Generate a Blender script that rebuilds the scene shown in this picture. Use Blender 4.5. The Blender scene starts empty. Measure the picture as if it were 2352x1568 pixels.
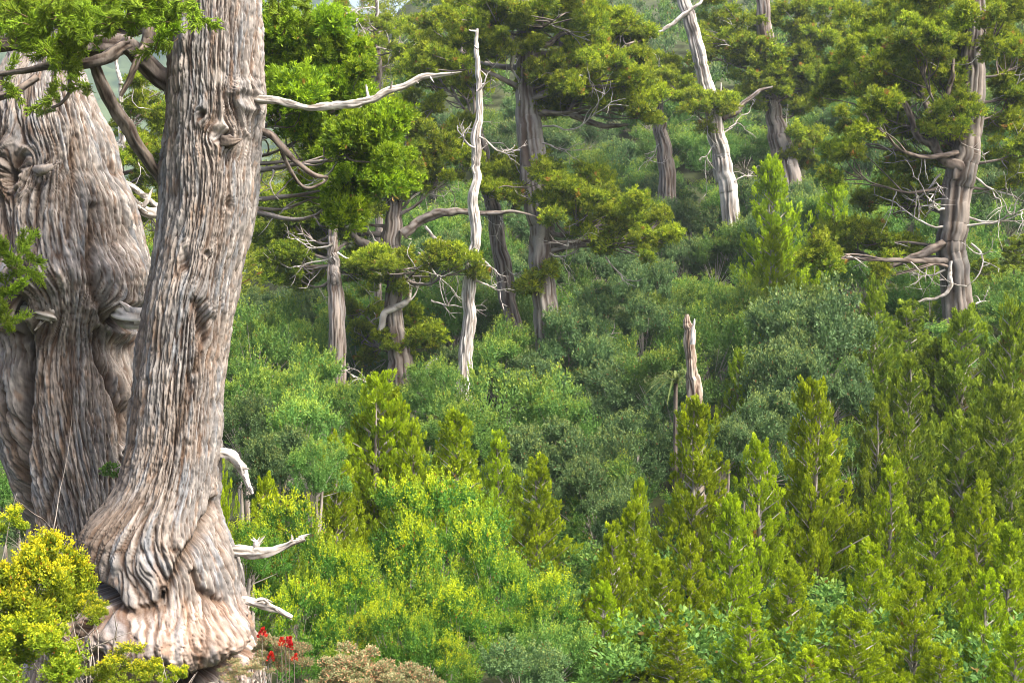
import bpy, math, random
import numpy as np

SC = bpy.context.scene
COL = SC.collection
PI = math.pi

# ------------------------------------------------------------------ camera, sky, sun, exposure
FOCAL = 45.0
PITCH = math.atan(184 / 2352 * 0.8)          # camera looks a little down into the gully
cam_d = bpy.data.cameras.new('camera')
cam_d.lens = FOCAL
cam_d.sensor_width = 36.0
cam_d.clip_start = 0.1
cam_d.clip_end = 5000
cam = bpy.data.objects.new('camera', cam_d)
COL.objects.link(cam)
cam.location = (0, 0, 0)
cam.rotation_euler = (PI / 2 - PITCH, 0, 0)
SC.camera = cam

SUN_ELEV, SUN_AZ = math.radians(54), math.radians(122)   # azimuth clockwise from +Y (view direction): from the right, a little behind the camera
world = bpy.data.worlds.new('World')
SC.world = world
world.use_nodes = True
wn = world.node_tree.nodes
wl = world.node_tree.links
bg = wn['Background']
sky = wn.new('ShaderNodeTexSky')
sky.sky_type = 'NISHITA'
sky.sun_disc = False
sky.sun_elevation = SUN_ELEV
sky.sun_rotation = SUN_AZ
sky.air_density = 1.0
sky.dust_density = 7.0
sky.ozone_density = 0.6
wl.new(sky.outputs[0], bg.inputs[0])
bg.inputs[1].default_value = 0.15

sun_d = bpy.data.lights.new('sun', 'SUN')
sun_d.energy = 2.6
sun_d.angle = math.radians(11)
sun_d.color = (1.0, 0.95, 0.86)
sun = bpy.data.objects.new('sun', sun_d)
COL.objects.link(sun)
sx, sy, sz = math.sin(SUN_AZ) * math.cos(SUN_ELEV), math.cos(SUN_AZ) * math.cos(SUN_ELEV), math.sin(SUN_ELEV)
from mathutils import Vector, Matrix, Euler
sun.rotation_euler = Vector((sx, sy, sz)).to_track_quat('Z', 'Y').to_euler()

SC.view_settings.view_transform = 'Standard'
SC.view_settings.look = 'None'
SC.view_settings.exposure = 1.65
SC.view_settings.gamma = 1.0
SC.view_settings.use_curve_mapping = False
SC.render.engine = 'CYCLES'
SC.cycles.max_bounces = 7
SC.cycles.diffuse_bounces = 4
SC.cycles.glossy_bounces = 2
SC.cycles.transmission_bounces = 4
SC.cycles.volume_bounces = 0
SC.cycles.use_denoising = True
SC.cycles.use_adaptive_sampling = False
SC.cycles.filter_width = 1.0
SC.cycles.sample_clamp_indirect = 4.0

# ------------------------------------------------------------------ geometry helpers
K = 0.8 / 2352
FWD = np.array([0, math.cos(PITCH), -math.sin(PITCH)])
UP = np.array([0, math.sin(PITCH), math.cos(PITCH)])
RIGHT = np.array([1.0, 0, 0])


def at(px, py, D):
    """real point at view depth D seen at picture position px,py (of 2352 x 1568)"""
    return D * FWD + (px - 1176) * K * D * RIGHT + (784 - py) * K * D * UP


def m_px(D):
    return K * D


rng = np.random.default_rng(11)

# gradient noise, vectorised
_P = np.random.default_rng(5).permutation(256)
_P = np.concatenate([_P, _P, _P])
_G = np.random.default_rng(6).normal(size=(256, 3))
_G /= np.linalg.norm(_G, axis=1)[:, None]


def noise(x, y, z=0.0):
    x, y, z = np.broadcast_arrays(np.asarray(x, float), np.asarray(y, float), np.asarray(z, float))
    xi, yi, zi = np.floor(x).astype(int), np.floor(y).astype(int), np.floor(z).astype(int)
    xf, yf, zf = x - xi, y - yi, z - zi
    xi &= 255; yi &= 255; zi &= 255
    f = lambda t: t * t * t * (t * (t * 6 - 15) + 10)
    u, v, w = f(xf), f(yf), f(zf)

    def g(dx, dy, dz):
        h = _P[_P[_P[xi + dx] + yi + dy] + zi + dz]
        gr = _G[h]
        return gr[..., 0] * (xf - dx) + gr[..., 1] * (yf - dy) + gr[..., 2] * (zf - dz)
    a = g(0, 0, 0) * (1 - u) + g(1, 0, 0) * u
    b = g(0, 1, 0) * (1 - u) + g(1, 1, 0) * u
    c = g(0, 0, 1) * (1 - u) + g(1, 0, 1) * u
    d = g(0, 1, 1) * (1 - u) + g(1, 1, 1) * u
    e = a * (1 - v) + b * v
    h = c * (1 - v) + d * v
    return (e * (1 - w) + h * w) * 1.5


def fbm(x, y, z=0.0, o=4):
    s, a = 0.0, 1.0
    for i in range(o):
        s = s + a * noise(x * 2 ** i, y * 2 ** i, z + 7.3 * i)
        a *= 0.5
    return s


def sstep(a, b, x):
    t = np.clip((x - a) / (b - a), 0, 1)
    return t * t * (3 - 2 * t)


def make_mesh(name, V, F, mat=None, attrs=None, colors=None, smooth=False):
    """V (n,3), F (m,3|4) -> mesh data"""
    V = np.ascontiguousarray(V, np.float32)
    F = np.ascontiguousarray(F, np.int32)
    me = bpy.data.meshes.new(name)
    n, m, k = len(V), len(F), F.shape[1]
    me.vertices.add(n)
    me.vertices.foreach_set('co', V.ravel())
    me.loops.add(m * k)
    me.loops.foreach_set('vertex_index', F.ravel())
    me.polygons.add(m)
    me.polygons.foreach_set('loop_start', np.arange(0, m * k, k, dtype=np.int32))
    me.polygons.foreach_set('loop_total', np.full(m, k, np.int32))
    if smooth:
        me.polygons.foreach_set('use_smooth', np.ones(m, bool))
    for an, av in (attrs or {}).items():
        a = me.attributes.new(an, 'FLOAT', 'POINT')
        a.data.foreach_set('value', np.ascontiguousarray(av, np.float32))
    if colors is not None:
        a = me.attributes.new('col', 'FLOAT_COLOR', 'POINT')
        c = np.ones((n, 4), np.float32)
        c[:, :3] = colors
        a.data.foreach_set('color', c.ravel())
    me.update(calc_edges=True)
    if mat:
        me.materials.append(mat)
    return me


def link(name, me, parent=None, loc=(0, 0, 0), rot=(0, 0, 0), scale=(1, 1, 1)):
    o = bpy.data.objects.new(name, me)
    COL.objects.link(o)
    o.location = loc
    o.rotation_euler = rot
    o.scale = scale if hasattr(scale, '__len__') else (scale,) * 3
    if parent is not None:
        o.parent = parent
    return o


def thing(name, label, cat, loc, group=None):
    o = link(name, None, None, tuple(loc))
    o.empty_display_size = 0.2
    return tag(o, label, cat, group)


def tag(o, label, cat, group=None):
    o['label'] = label
    o['category'] = cat
    if group:
        o['group'] = group
    return o


# ------------------------------------------------------------------ materials
def new_mat(name):
    m = bpy.data.materials.new(name)
    m.use_nodes = True
    nt = m.node_tree
    for n in list(nt.nodes):
        nt.nodes.remove(n)
    return m, nt.nodes, nt.links


def leaf_mat(name, base, tip, var=0.35, transl=0.4, rough=0.55, odd=None, hue=0.014, gain=1.0):
    """leaf: colour runs from old leaf to new growth by the mesh attribute tip; every plant and patch differs a little"""
    m, N, L = new_mat(name)
    out = N.new('ShaderNodeOutputMaterial')
    at_ = N.new('ShaderNodeAttribute'); at_.attribute_name = 'tip'
    mix = N.new('ShaderNodeMix'); mix.data_type = 'RGBA'
    mix.inputs['A'].default_value = (*base, 1); mix.inputs['B'].default_value = (*tip, 1)
    L.new(at_.outputs['Fac'], mix.inputs['Factor'])
    col = mix.outputs['Result']
    if odd is not None:                      # some dead or bronzed leaves
        at2 = N.new('ShaderNodeAttribute'); at2.attribute_name = 'odd'
        mx = N.new('ShaderNodeMix'); mx.data_type = 'RGBA'
        L.new(at2.outputs['Fac'], mx.inputs['Factor'])
        L.new(col, mx.inputs['A']); mx.inputs['B'].default_value = (*odd, 1)
        col = mx.outputs['Result']
    oi = N.new('ShaderNodeObjectInfo')
    geo = N.new('ShaderNodeNewGeometry')
    nz = N.new('ShaderNodeTexNoise'); nz.inputs['Scale'].default_value = 1.3; nz.inputs['Detail'].default_value = 3
    L.new(geo.outputs['Position'], nz.inputs['Vector'])
    # value = 1 + var*(rand-.5) + var*(noise-.5)
    ad = N.new('ShaderNodeMath'); ad.operation = 'ADD'
    L.new(oi.outputs['Random'], ad.inputs[0]); L.new(nz.outputs['Fac'], ad.inputs[1])
    ml = N.new('ShaderNodeMath'); ml.operation = 'MULTIPLY_ADD'
    L.new(ad.outputs[0], ml.inputs[0]); ml.inputs[1].default_value = var; ml.inputs[2].default_value = (1 - var) * gain
    hs = N.new('ShaderNodeHueSaturation')
    L.new(ml.outputs[0], hs.inputs['Value'])
    hm = N.new('ShaderNodeMath'); hm.operation = 'MULTIPLY_ADD'
    L.new(oi.outputs['Random'], hm.inputs[0]); hm.inputs[1].default_value = hue; hm.inputs[2].default_value = 0.5 - hue / 2
    L.new(hm.outputs[0], hs.inputs['Hue'])
    L.new(col, hs.inputs['Color'])
    p = N.new('ShaderNodeBsdfPrincipled')
    p.inputs['Roughness'].default_value = rough
    p.inputs['Specular IOR Level'].default_value = 0.25
    L.new(hs.outputs[0], p.inputs['Base Color'])
    t = N.new('ShaderNodeBsdfTranslucent')
    L.new(hs.outputs[0], t.inputs['Color'])
    ms = N.new('ShaderNodeMixShader'); ms.inputs[0].default_value = transl
    L.new(p.outputs[0], ms.inputs[1]); L.new(t.outputs[0], ms.inputs[2])
    L.new(ms.outputs[0], out.inputs[0])
    return m


def wood_mat(name, fine=60, bump=0.4, rough=0.85, var=0.25):
    m, N, L = new_mat(name)
    out = N.new('ShaderNodeOutputMaterial')
    a = N.new('ShaderNodeAttribute'); a.attribute_name = 'col'
    geo = N.new('ShaderNodeNewGeometry')
    mp = N.new('ShaderNodeMapping'); mp.inputs['Scale'].default_value = (fine, fine, fine * 0.16)
    L.new(geo.outputs['Position'], mp.inputs['Vector'])
    nz = N.new('ShaderNodeTexNoise'); nz.inputs['Scale'].default_value = 1.0; nz.inputs['Detail'].default_value = 4
    L.new(mp.outputs[0], nz.inputs['Vector'])
    ml = N.new('ShaderNodeMath'); ml.operation = 'MULTIPLY_ADD'
    L.new(nz.outputs['Fac'], ml.inputs[0]); ml.inputs[1].default_value = 2 * var; ml.inputs[2].default_value = 1 - var
    hs = N.new('ShaderNodeHueSaturation')
    L.new(ml.outputs[0], hs.inputs['Value']); L.new(a.outputs['Color'], hs.inputs['Color'])
    bp = N.new('ShaderNodeBump'); bp.inputs['Strength'].default_value = bump; bp.inputs['Distance'].default_value = 0.01
    L.new(nz.outputs['Fac'], bp.inputs['Height'])
    p = N.new('ShaderNodeBsdfPrincipled')
    p.inputs['Roughness'].default_value = rough
    p.inputs['Specular IOR Level'].default_value = 0.2
    L.new(hs.outputs[0], p.inputs['Base Color']); L.new(bp.outputs[0], p.inputs['Normal'])
    L.new(p.outputs[0], out.inputs[0])
    return m


def flat_noise_mat(name, c1, c2, scale, rough=0.9):
    m, N, L = new_mat(name)
    out = N.new('ShaderNodeOutputMaterial')
    geo = N.new('ShaderNodeNewGeometry')
    nz = N.new('ShaderNodeTexNoise'); nz.inputs['Scale'].default_value = scale; nz.inputs['Detail'].default_value = 6
    L.new(geo.outputs['Position'], nz.inputs['Vector'])
    cr = N.new('ShaderNodeValToRGB')
    cr.color_ramp.elements[0].position = 0.35; cr.color_ramp.elements[0].color = (*c1, 1)
    cr.color_ramp.elements[1].position = 0.65; cr.color_ramp.elements[1].color = (*c2, 1)
    L.new(nz.outputs['Fac'], cr.inputs[0])
    p = N.new('ShaderNodeBsdfPrincipled'); p.inputs['Roughness'].default_value = rough
    p.inputs['Specular IOR Level'].default_value = 0.1
    bp = N.new('ShaderNodeBump'); bp.inputs['Strength'].default_value = 0.6; bp.inputs['Distance'].default_value = 0.05
    L.new(nz.outputs['Fac'], bp.inputs['Height']); L.new(bp.outputs[0], p.inputs['Normal'])
    L.new(cr.outputs[0], p.inputs['Base Color']); L.new(p.outputs[0], out.inputs[0])
    return m


M = {
    'bark': wood_mat('bark', 70, 0.5, 0.9, 0.28),
    'deadwood': wood_mat('deadwood', 50, 0.35, 0.75, 0.15),
    'pine': leaf_mat('pine_foliage', (0.11, 0.175, 0.014), (0.40, 0.47, 0.022), odd=(0.40, 0.18, 0.05), transl=0.5),
    'fresh': leaf_mat('fresh_pine_foliage', (0.10, 0.19, 0.010), (0.36, 0.50, 0.014), odd=(0.36, 0.17, 0.04), transl=0.45),
    'young': leaf_mat('young_pine_foliage', (0.14, 0.225, 0.008), (0.46, 0.57, 0.012), odd=(0.42, 0.18, 0.03), transl=0.5),
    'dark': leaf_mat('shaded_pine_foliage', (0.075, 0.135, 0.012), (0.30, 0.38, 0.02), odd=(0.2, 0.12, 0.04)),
    'near': leaf_mat('near_pine_foliage', (0.095, 0.18, 0.010), (0.38, 0.53, 0.014), odd=(0.16, 0.10, 0.05)),
    'bright': leaf_mat('bright_shrub_leaf', (0.08, 0.22, 0.03), (0.54, 0.62, 0.014), odd=(0.40, 0.14, 0.03), transl=0.45),
    'grey': leaf_mat('grey_green_shrub_leaf', (0.10, 0.185, 0.068), (0.34, 0.38, 0.06), odd=(0.25, 0.10, 0.04)),
    'mid': leaf_mat('mid_green_shrub_leaf', (0.105, 0.22, 0.045), (0.40, 0.47, 0.04), odd=(0.25, 0.12, 0.03)),
    'yellow': leaf_mat('yellow_shrub_leaf', (0.17, 0.25, 0.012), (0.74, 0.66, 0.014), odd=(0.55, 0.17, 0.02)),
    'heath': leaf_mat('heath_leaf', (0.19, 0.21, 0.09), (0.42, 0.36, 0.20), odd=(0.50, 0.22, 0.14)),
    'strap': leaf_mat('strap_leaf', (0.10, 0.17, 0.05), (0.25, 0.30, 0.08)),
    'red': leaf_mat('red_flower', (0.45, 0.02, 0.012), (0.6, 0.05, 0.02)),
    'ground': flat_noise_mat('leaf_litter', (0.028, 0.032, 0.014), (0.06, 0.075, 0.03), 1.2),
    'hill': flat_noise_mat('far_forest', (0.02, 0.04, 0.025), (0.07, 0.10, 0.05), 0.16),
}

# ------------------------------------------------------------------ the lie of the land
_ys = np.array([-60, 0, 5, 8, 11, 13, 16, 20, 24, 28, 33, 38, 45, 55, 70, 100, 140, 220, 400, 1200], float)
_zr = np.array([-1.2, -1.7, -2.5, -3.2, -3.85, -4.35, -4.7, -4.75, -4.5, -4.0, -3.2, -1.6, 1.0, 5.6, 12.0, 21.0, 25.0, 22.0, 10.0, 0.0])
_zl = np.array([-1.2, -1.7, -2.5, -3.2, -3.85, -4.35, -4.7, -4.75, -4.5, -4.2, -3.8, -3.8, -3.2, -2.5, -2.0, -3.0, -6.0, -8.0, 0.0, 40.0])


def ground_z(x, y):
    x = np.asarray(x, float); y = np.asarray(y, float)
    a = x / np.maximum(y, 4)
    w = sstep(-0.24, -0.06, a)
    z = np.interp(y, _ys, _zl) * (1 - w) + np.interp(y, _ys, _zr) * w
    z = z + 2.6 * sstep(0.12, 0.36, a) * sstep(18, 28, y) * (1 - sstep(60, 120, y))
    z = z + 0.18 * noise(x * 0.35, y * 0.35, 2.0) * sstep(2, 6, y) + 1.5 * noise(x * .03, y * .03, 9.) * sstep(60, 120, y)
    return z


def gz(p):
    return float(ground_z(p[0], p[1]))


def build_ground():
    s = np.linspace(-1, 1, 181)
    xs = np.sign(s) * (np.abs(s) * 40 + np.abs(s) ** 4 * 540)
    t = np.linspace(0, 1, 221)
    ys = -55 + t * 120 + t ** 5 * 470
    X, Y = np.meshgrid(xs, ys)
    Z = ground_z(X, Y)
    n, m = X.shape
    V = np.stack([X, Y, Z], -1).reshape(-1, 3)
    i = np.arange(n * m).reshape(n, m)
    F = np.stack([i[:-1, :-1], i[:-1, 1:], i[1:, 1:], i[1:, :-1]], -1).reshape(-1, 4)
    o = link('ground', make_mesh('ground', V, F, M['ground'], smooth=True))
    o['kind'] = 'structure'
    # far ranges seen through the gaps
    xs = np.linspace(-560, 560, 240)
    ys = np.linspace(190, 520, 110)
    X, Y = np.meshgrid(xs, ys)
    ridge = sstep(190, 400, Y) * (1 - 0.4 * sstep(410, 520, Y))
    skyl = (0.235 - 0.03 * sstep(-0.32, -0.2, X / Y) - 0.035 * sstep(-0.14, -0.08, X / Y)) * 390
    Z = -14 + ridge * (skyl + 12 + 9 * fbm(X * .012, Y * .012, 3., 5)) + 5 * fbm(X * .08, Y * .08, 8., 4) * sstep(190, 240, Y)
    n, m = X.shape
    V = np.stack([X, Y, Z], -1).reshape(-1, 3)
    i = np.arange(n * m).reshape(n, m)
    F = np.stack([i[:-1, :-1], i[:-1, 1:], i[1:, 1:], i[1:, :-1]], -1).reshape(-1, 4)
    o = link('hills', make_mesh('hills', V, F, M['hill'], smooth=True))
    o['kind'] = 'structure'


build_ground()

# ------------------------------------------------------------------ bark
def smooth_interp(y, ys, vs, sig):
    yy = np.arange(ys[0] - 3 * sig, ys[-1] + 3 * sig, 2.0)
    vv = np.interp(yy, ys, vs)
    k = np.exp(-0.5 * (np.arange(-3 * sig, 3 * sig + 1, 2.0) / sig) ** 2)
    k /= k.sum()
    pad = len(k) // 2
    vv = np.convolve(np.pad(vv, pad, mode='edge'), k, mode='same')[pad:-pad]
    return np.interp(y, yy, vv)


def seg_dist(px, py, pts):
    """distance (in picture px) of points to a polyline, and the signed side"""
    best = np.full(px.shape, 1e9)
    for (x0, y0), (x1, y1) in zip(pts[:-1], pts[1:]):
        dx, dy = x1 - x0, y1 - y0
        t = np.clip(((px - x0) * dx + (py - y0) * dy) / (dx * dx + dy * dy), 0, 1)
        d = np.hypot(px - x0 - t * dx, py - y0 - t * dy)
        best = np.minimum(best, d)
    return best


def furrow_noise(g, v, seed, freq, stretch):
    """long ridges along v: 0 in a furrow, 1 on a ridge"""
    a = np.abs(noise(g * freq, v * freq * stretch, seed))
    return np.clip(a * 3.6, 0, 1) ** 0.75


def bark_color(rid, fine, g, v, seed, brown, pale):
    """weathered grey-fawn plates over red-brown inner bark, with blue-grey lichen"""
    n1 = fbm(g * 4.0, v * 0.9, seed + 21., 4)
    n2 = fbm(g * 14.0, v * 1.8, seed + 33., 4)
    n3 = fbm(g * 40.0, v * 3.0, seed + 45., 3)
    n4 = fbm(g * 30.0, v * 12.0, seed + 57., 3)
    c = np.empty(g.shape + (3,))
    fawn = np.array([0.250, 0.215, 0.188]); grey = np.array([0.20, 0.188, 0.180]); blue = np.array([0.215, 0.23, 0.25])
    inner = np.array([0.085, 0.048, 0.028]); white = np.array([0.46, 0.42, 0.385]); ora = np.array([0.26, 0.15, 0.08]); brn = np.array([0.10, 0.064, 0.040])
    mixc = lambda c, d, w: c * (1 - w[..., None]) + d * w[..., None]
    c[:] = fawn
    c = mixc(c, grey, sstep(-0.2, 0.3, n1))
    c = mixc(c, blue, 0.75 * sstep(0.2, 0.5, n2))
    c = mixc(c, white, np.clip(0.8 * sstep(0.05, 0.5, n3) * pale, 0, 1))
    c = mixc(c, ora, 0.4 * sstep(0.3, 0.6, fbm(g * 20, v * 4., seed + 60., 3)))
    c = mixc(c, brn, brown)
    c = mixc(c, inner, 0.85 * (1 - sstep(0.12, 0.5, rid)))
    c *= 0.70 * (0.72 + 0.45 * fine + 0.40 * n4)[..., None]
    return np.clip(c, 0.01, 0.85)


def big_trunk(rows, D, nrow, ncol, seed, knots=(), creases=(), bulges=(), brown_fn=None, dk=0.95, pale_fn=None, smooth_spots=(), swirl=None, fur=1.0, tint_fn=None, crinkle=None):
    rows = np.array(rows, float)
    y0, y1 = rows[0, 0], rows[-1, 0]
    py = np.linspace(y0, y1, nrow)
    Lp = smooth_interp(py, rows[:, 0], rows[:, 1], 12)
    Rp = smooth_interp(py, rows[:, 0], rows[:, 2], 12)
    s = np.linspace(-1, 1, ncol + 1)[:-1]
    th = np.interp(s, [-1, -0.86, 0.86, 1], [-PI, -1.8, 1.8, PI])
    cx = ((Lp + Rp) / 2)[:, None]; hw = ((Rp - Lp) / 2)[:, None]
    TH = np.broadcast_to(th, (nrow, ncol)); PY = np.broadcast_to(py[:, None], (nrow, ncol))
    PX = cx + hw * np.sin(TH)
    k = m_px(D)
    front = sstep(-0.1, 0.25, np.cos(TH))
    r = hw * k
    # the grain: ridges run along lines of equal g and part round knots
    hwm = 0.12 * hw + 0.88 * hw.mean()
    G = TH * hwm * k
    Vv = PY * k
    wob = 8 * k * noise(PY * 0.005, G * 1.2, seed + 70.) + 1.2 * k * noise(PY * 0.02, G * 5.0, seed + 71.) + 0.8 * k * noise(PY * 0.07, G * 16.0, seed + 72.)
    dG = np.zeros_like(PX)
    for (kx, ky, a, el, depth, collar) in knots:
        dx = PX - kx; dy = (PY - ky) / el
        r2 = dx * dx + dy * dy
        f = np.minimum(1.0, a * a / np.maximum(r2, 1e-3)) * np.exp(-np.maximum(0, np.sqrt(r2) - 2.2 * a) / a)
        dG -= dx * f * front
    if swirl is not None:
        dG += swirl(PX, PY) * front
    G = G + dG * k + wob
    # displacement outwards, in metres
    d = 0.07 * r * fbm(TH * 1.6 + 0.5 * noise(PY * 0.004, 0.0, seed), PY * 0.0035, seed + 1., 3)
    big = furrow_noise(G, Vv, seed + 5., 8.5, 0.07)
    med = furrow_noise(G, Vv, seed + 8., 23.0, 0.075)
    fin = furrow_noise(G, Vv, seed + 12., 58.0, 0.10)
    spot = np.zeros_like(PX)
    for (sx_, sy_, rx, ry) in smooth_spots:
        spot = np.maximum(spot, np.exp(-(((PX - sx_) / rx) ** 2 + ((PY - sy_) / ry) ** 2) ** 2) * front)
    rough = (1 - 0.8 * spot) * fur
    dep = 0.55 + 0.9 * sstep(-0.4, 0.5, noise(G * 4, Vv * 0.8, seed + 17.))
    flake = noise(G * 26, Vv * 9, seed + 15.)
    d = d + rough * (0.022 * (big - 0.7) * dep + 0.028 * (med - 0.7) * dep + 0.016 * (fin - 0.6) + 0.004 * flake + 0.003 * noise(G * 75, Vv * 26, seed + 16.))
    for (bx, by, rx, ry, amp) in bulges:
        q = ((PX - bx) / rx) ** 2 + ((PY - by) / ry) ** 2
        d = d + amp * np.exp(-q) * front
    if crinkle is not None:
        d = d + crinkle(PX, PY) * (0.012 * noise(PX * 0.11, PY * 0.075, seed + 90.) + 0.010 * noise(PX * 0.26, PY * 0.16, seed + 91.))
    cav_shade = np.zeros_like(PX)
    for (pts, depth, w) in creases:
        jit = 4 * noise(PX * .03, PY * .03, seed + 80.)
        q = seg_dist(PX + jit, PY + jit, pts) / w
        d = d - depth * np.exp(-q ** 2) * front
        cav_shade = np.maximum(cav_shade, np.exp(-q ** 2) * front)
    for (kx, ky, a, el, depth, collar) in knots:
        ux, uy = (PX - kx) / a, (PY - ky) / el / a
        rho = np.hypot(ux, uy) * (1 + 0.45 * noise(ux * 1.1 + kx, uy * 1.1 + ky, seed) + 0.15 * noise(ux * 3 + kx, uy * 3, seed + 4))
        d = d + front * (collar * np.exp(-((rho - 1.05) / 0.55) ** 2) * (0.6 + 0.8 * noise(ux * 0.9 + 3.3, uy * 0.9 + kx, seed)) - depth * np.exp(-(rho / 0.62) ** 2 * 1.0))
        cav_shade = np.maximum(cav_shade, np.exp(-(rho / 0.6) ** 2) * front * (depth > 0.05))
    C = np.stack([np.zeros(nrow)] * 3, -1)
    for j in range(3):
        C[:, j] = D * FWD[j] + (cx[:, 0] - 1176) * k * RIGHT[j] + (784 - py) * k * UP[j]
    R = r + d
    V = C[:, None, :] + (R * np.sin(TH))[..., None] * RIGHT - (R * np.cos(TH) * dk)[..., None] * FWD
    rid = np.clip(np.minimum(0.15 + big, 0.1 + 0.9 * med) * (0.7 + 0.3 * fin), 0, 1)
    brown = np.zeros_like(PX) if brown_fn is None else brown_fn(PX, PY, G, Vv)
    brown = np.maximum(brown, 0.8 * cav_shade)  # shade of creases and knot hollows painted into the bark colour
    pale = np.ones_like(PX) if pale_fn is None else pale_fn(PX, PY)
    col = bark_color(np.clip(rid + 0.5 * spot, 0, 1), fin, G, Vv, seed, brown, pale)
    if tint_fn is not None:
        col = col * tint_fn(PX, PY)
    i = np.arange(nrow * ncol).reshape(nrow, ncol)
    j = np.roll(i, -1, 1)
    F = np.stack([i[:-1], i[1:], j[1:], j[:-1]], -1).reshape(-1, 4)
    return V.reshape(-1, 3), F, col.reshape(-1, 3)


def spline(pts, n):
    """Catmull-Rom through 3D points (and any extra columns)"""
    P = np.asarray(pts, float)
    if len(P) == 2:
        t = np.linspace(0, 1, n)[:, None]
        return P[0] * (1 - t) + P[1] * t
    Q = np.vstack([2 * P[0] - P[1], P, 2 * P[-1] - P[-2]])
    m = len(P) - 1
    t = np.linspace(0, m - 1e-6, n)
    i = t.astype(int); u = (t - i)[:, None]
    a, b, c, d = Q[i], Q[i + 1], Q[i + 2], Q[i + 3]
    return 0.5 * (2 * b + (c - a) * u + (2 * a - 5 * b + 4 * c - d) * u ** 2 + (3 * b - a - 3 * c + d) * u ** 3)


DEAD = dict(a=(0.60, 0.56, 0.52), b=(0.38, 0.355, 0.33), c=(0.15, 0.125, 0.10))
BARK = dict(a=(0.27, 0.23, 0.20), b=(0.185, 0.17, 0.16), c=(0.06, 0.04, 0.028))
LIMB = dict(a=(0.20, 0.16, 0.13), b=(0.13, 0.112, 0.10), c=(0.035, 0.024, 0.018))
TWIG = dict(a=(0.42, 0.38, 0.34), b=(0.25, 0.22, 0.19), c=(0.12, 0.09, 0.07))


def tube(path, rad, ncol=10, pal=BARK, amp=0.12, freq=1.0, seed=0.0, twist=0.0, cap=True):
    """tapered, furrowed limb along a path; returns V, F(quads), colours"""
    P = np.asarray(path, float); rad = np.asarray(rad, float)
    n = len(P)
    T = np.gradient(P, axis=0)
    T /= np.linalg.norm(T, axis=1)[:, None] + 1e-9
    ref = np.array([0.0, -1.0, 0.0]) if abs(T[:, 1]).mean() < 0.8 else np.array([1.0, 0, 0])
    A = ref - (T @ ref)[:, None] * T
    A /= np.linalg.norm(A, axis=1)[:, None] + 1e-9
    B = np.cross(T, A)
    th = np.linspace(0, 2 * PI, ncol, endpoint=False)
    s = np.concatenate([[0], np.cumsum(np.linalg.norm(np.diff(P, axis=0), axis=1))])
    TH, S = np.meshgrid(th, s)
    THt = TH + twist * S
    rr = rad[:, None]
    sc = 0.12 / max(float(rad.mean()), 0.02)
    f = np.clip(3.0 * np.abs(noise(np.cos(THt) * 2.4 * freq, np.sin(THt) * 2.4 * freq, seed + S * 0.8 * sc)), 0, 1)
    f2 = np.clip(3.0 * np.abs(noise(np.cos(THt) * 5.5 * freq, np.sin(THt) * 5.5 * freq, seed + 9 + S * 1.5 * sc)), 0, 1)
    low = noise(np.cos(TH) * 0.9, np.sin(TH) * 0.9, seed + 30 + S * 0.9 * sc) + 0.5 * noise(np.cos(TH) * 2, np.sin(TH) * 2, seed + 35 + S * 3.0 * sc)
    R = rr * (1 + amp * ((f - 0.7) * 0.9 + (f2 - 0.7) * 0.6 + 0.7 * low))
    V = P[:, None, :] + (R * np.cos(TH))[..., None] * A[:, None, :] + (R * np.sin(TH))[..., None] * B[:, None, :]
    rid = sstep(0.15, 0.75, np.minimum(f + 0.1, f2 + 0.25))
    n1 = sstep(-0.3, 0.3, fbm(np.cos(TH) * 1.5, np.sin(TH) * 1.5, seed + 50 + S * 0.9, 3))
    a, b, c = (np.array(pal[q]) for q in 'abc')
    col = (a * n1[..., None] + b * (1 - n1[..., None])) * rid[..., None] + c * (1 - rid[..., None])
    i = np.arange(n * ncol).reshape(n, ncol); j = np.roll(i, -1, 1)
    F = np.stack([i[:-1], j[:-1], j[1:], i[1:]], -1).reshape(-1, 4)
    return V.reshape(-1, 3), F, col.reshape(-1, 3)


def join(parts):
    Vs, Fs, Cs, o = [], [], [], 0
    for V, F, C in parts:
        Vs.append(V); Fs.append(F + o); Cs.append(C); o += len(V)
    return np.concatenate(Vs), np.concatenate(Fs), np.concatenate(Cs)


def wood(name, parts, root, mat='deadwood', origin=None):
    V, F, C = join(parts) if isinstance(parts, list) else parts
    o_ = np.array(root.location) if origin is None else origin
    return link(name, make_mesh(name, V - o_, F, M[mat], colors=C, smooth=True), root)


def splinters(p, d, r, rnd, pal, n=4):
    """ragged end: torn slivers beyond the end p of a broken limb"""
    out = []
    d = d / np.linalg.norm(d)
    for i in range(n):
        o_ = rnd.normal(size=3) * r * 0.5
        l = r * rnd.uniform(1.5, 5.0)
        e = p + o_ + d * l + rnd.normal(size=3) * r * 0.5
        c = np.linspace(p + o_ - d * r * 2, e, 5)
        out.append(tube(c, r * rnd.uniform(0.3, 0.6) * np.array([1, 1, 0.8, 0.5, 0.08]), 5, pal, 0.2, 1, rnd.random() * 40))
    return out


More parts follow.
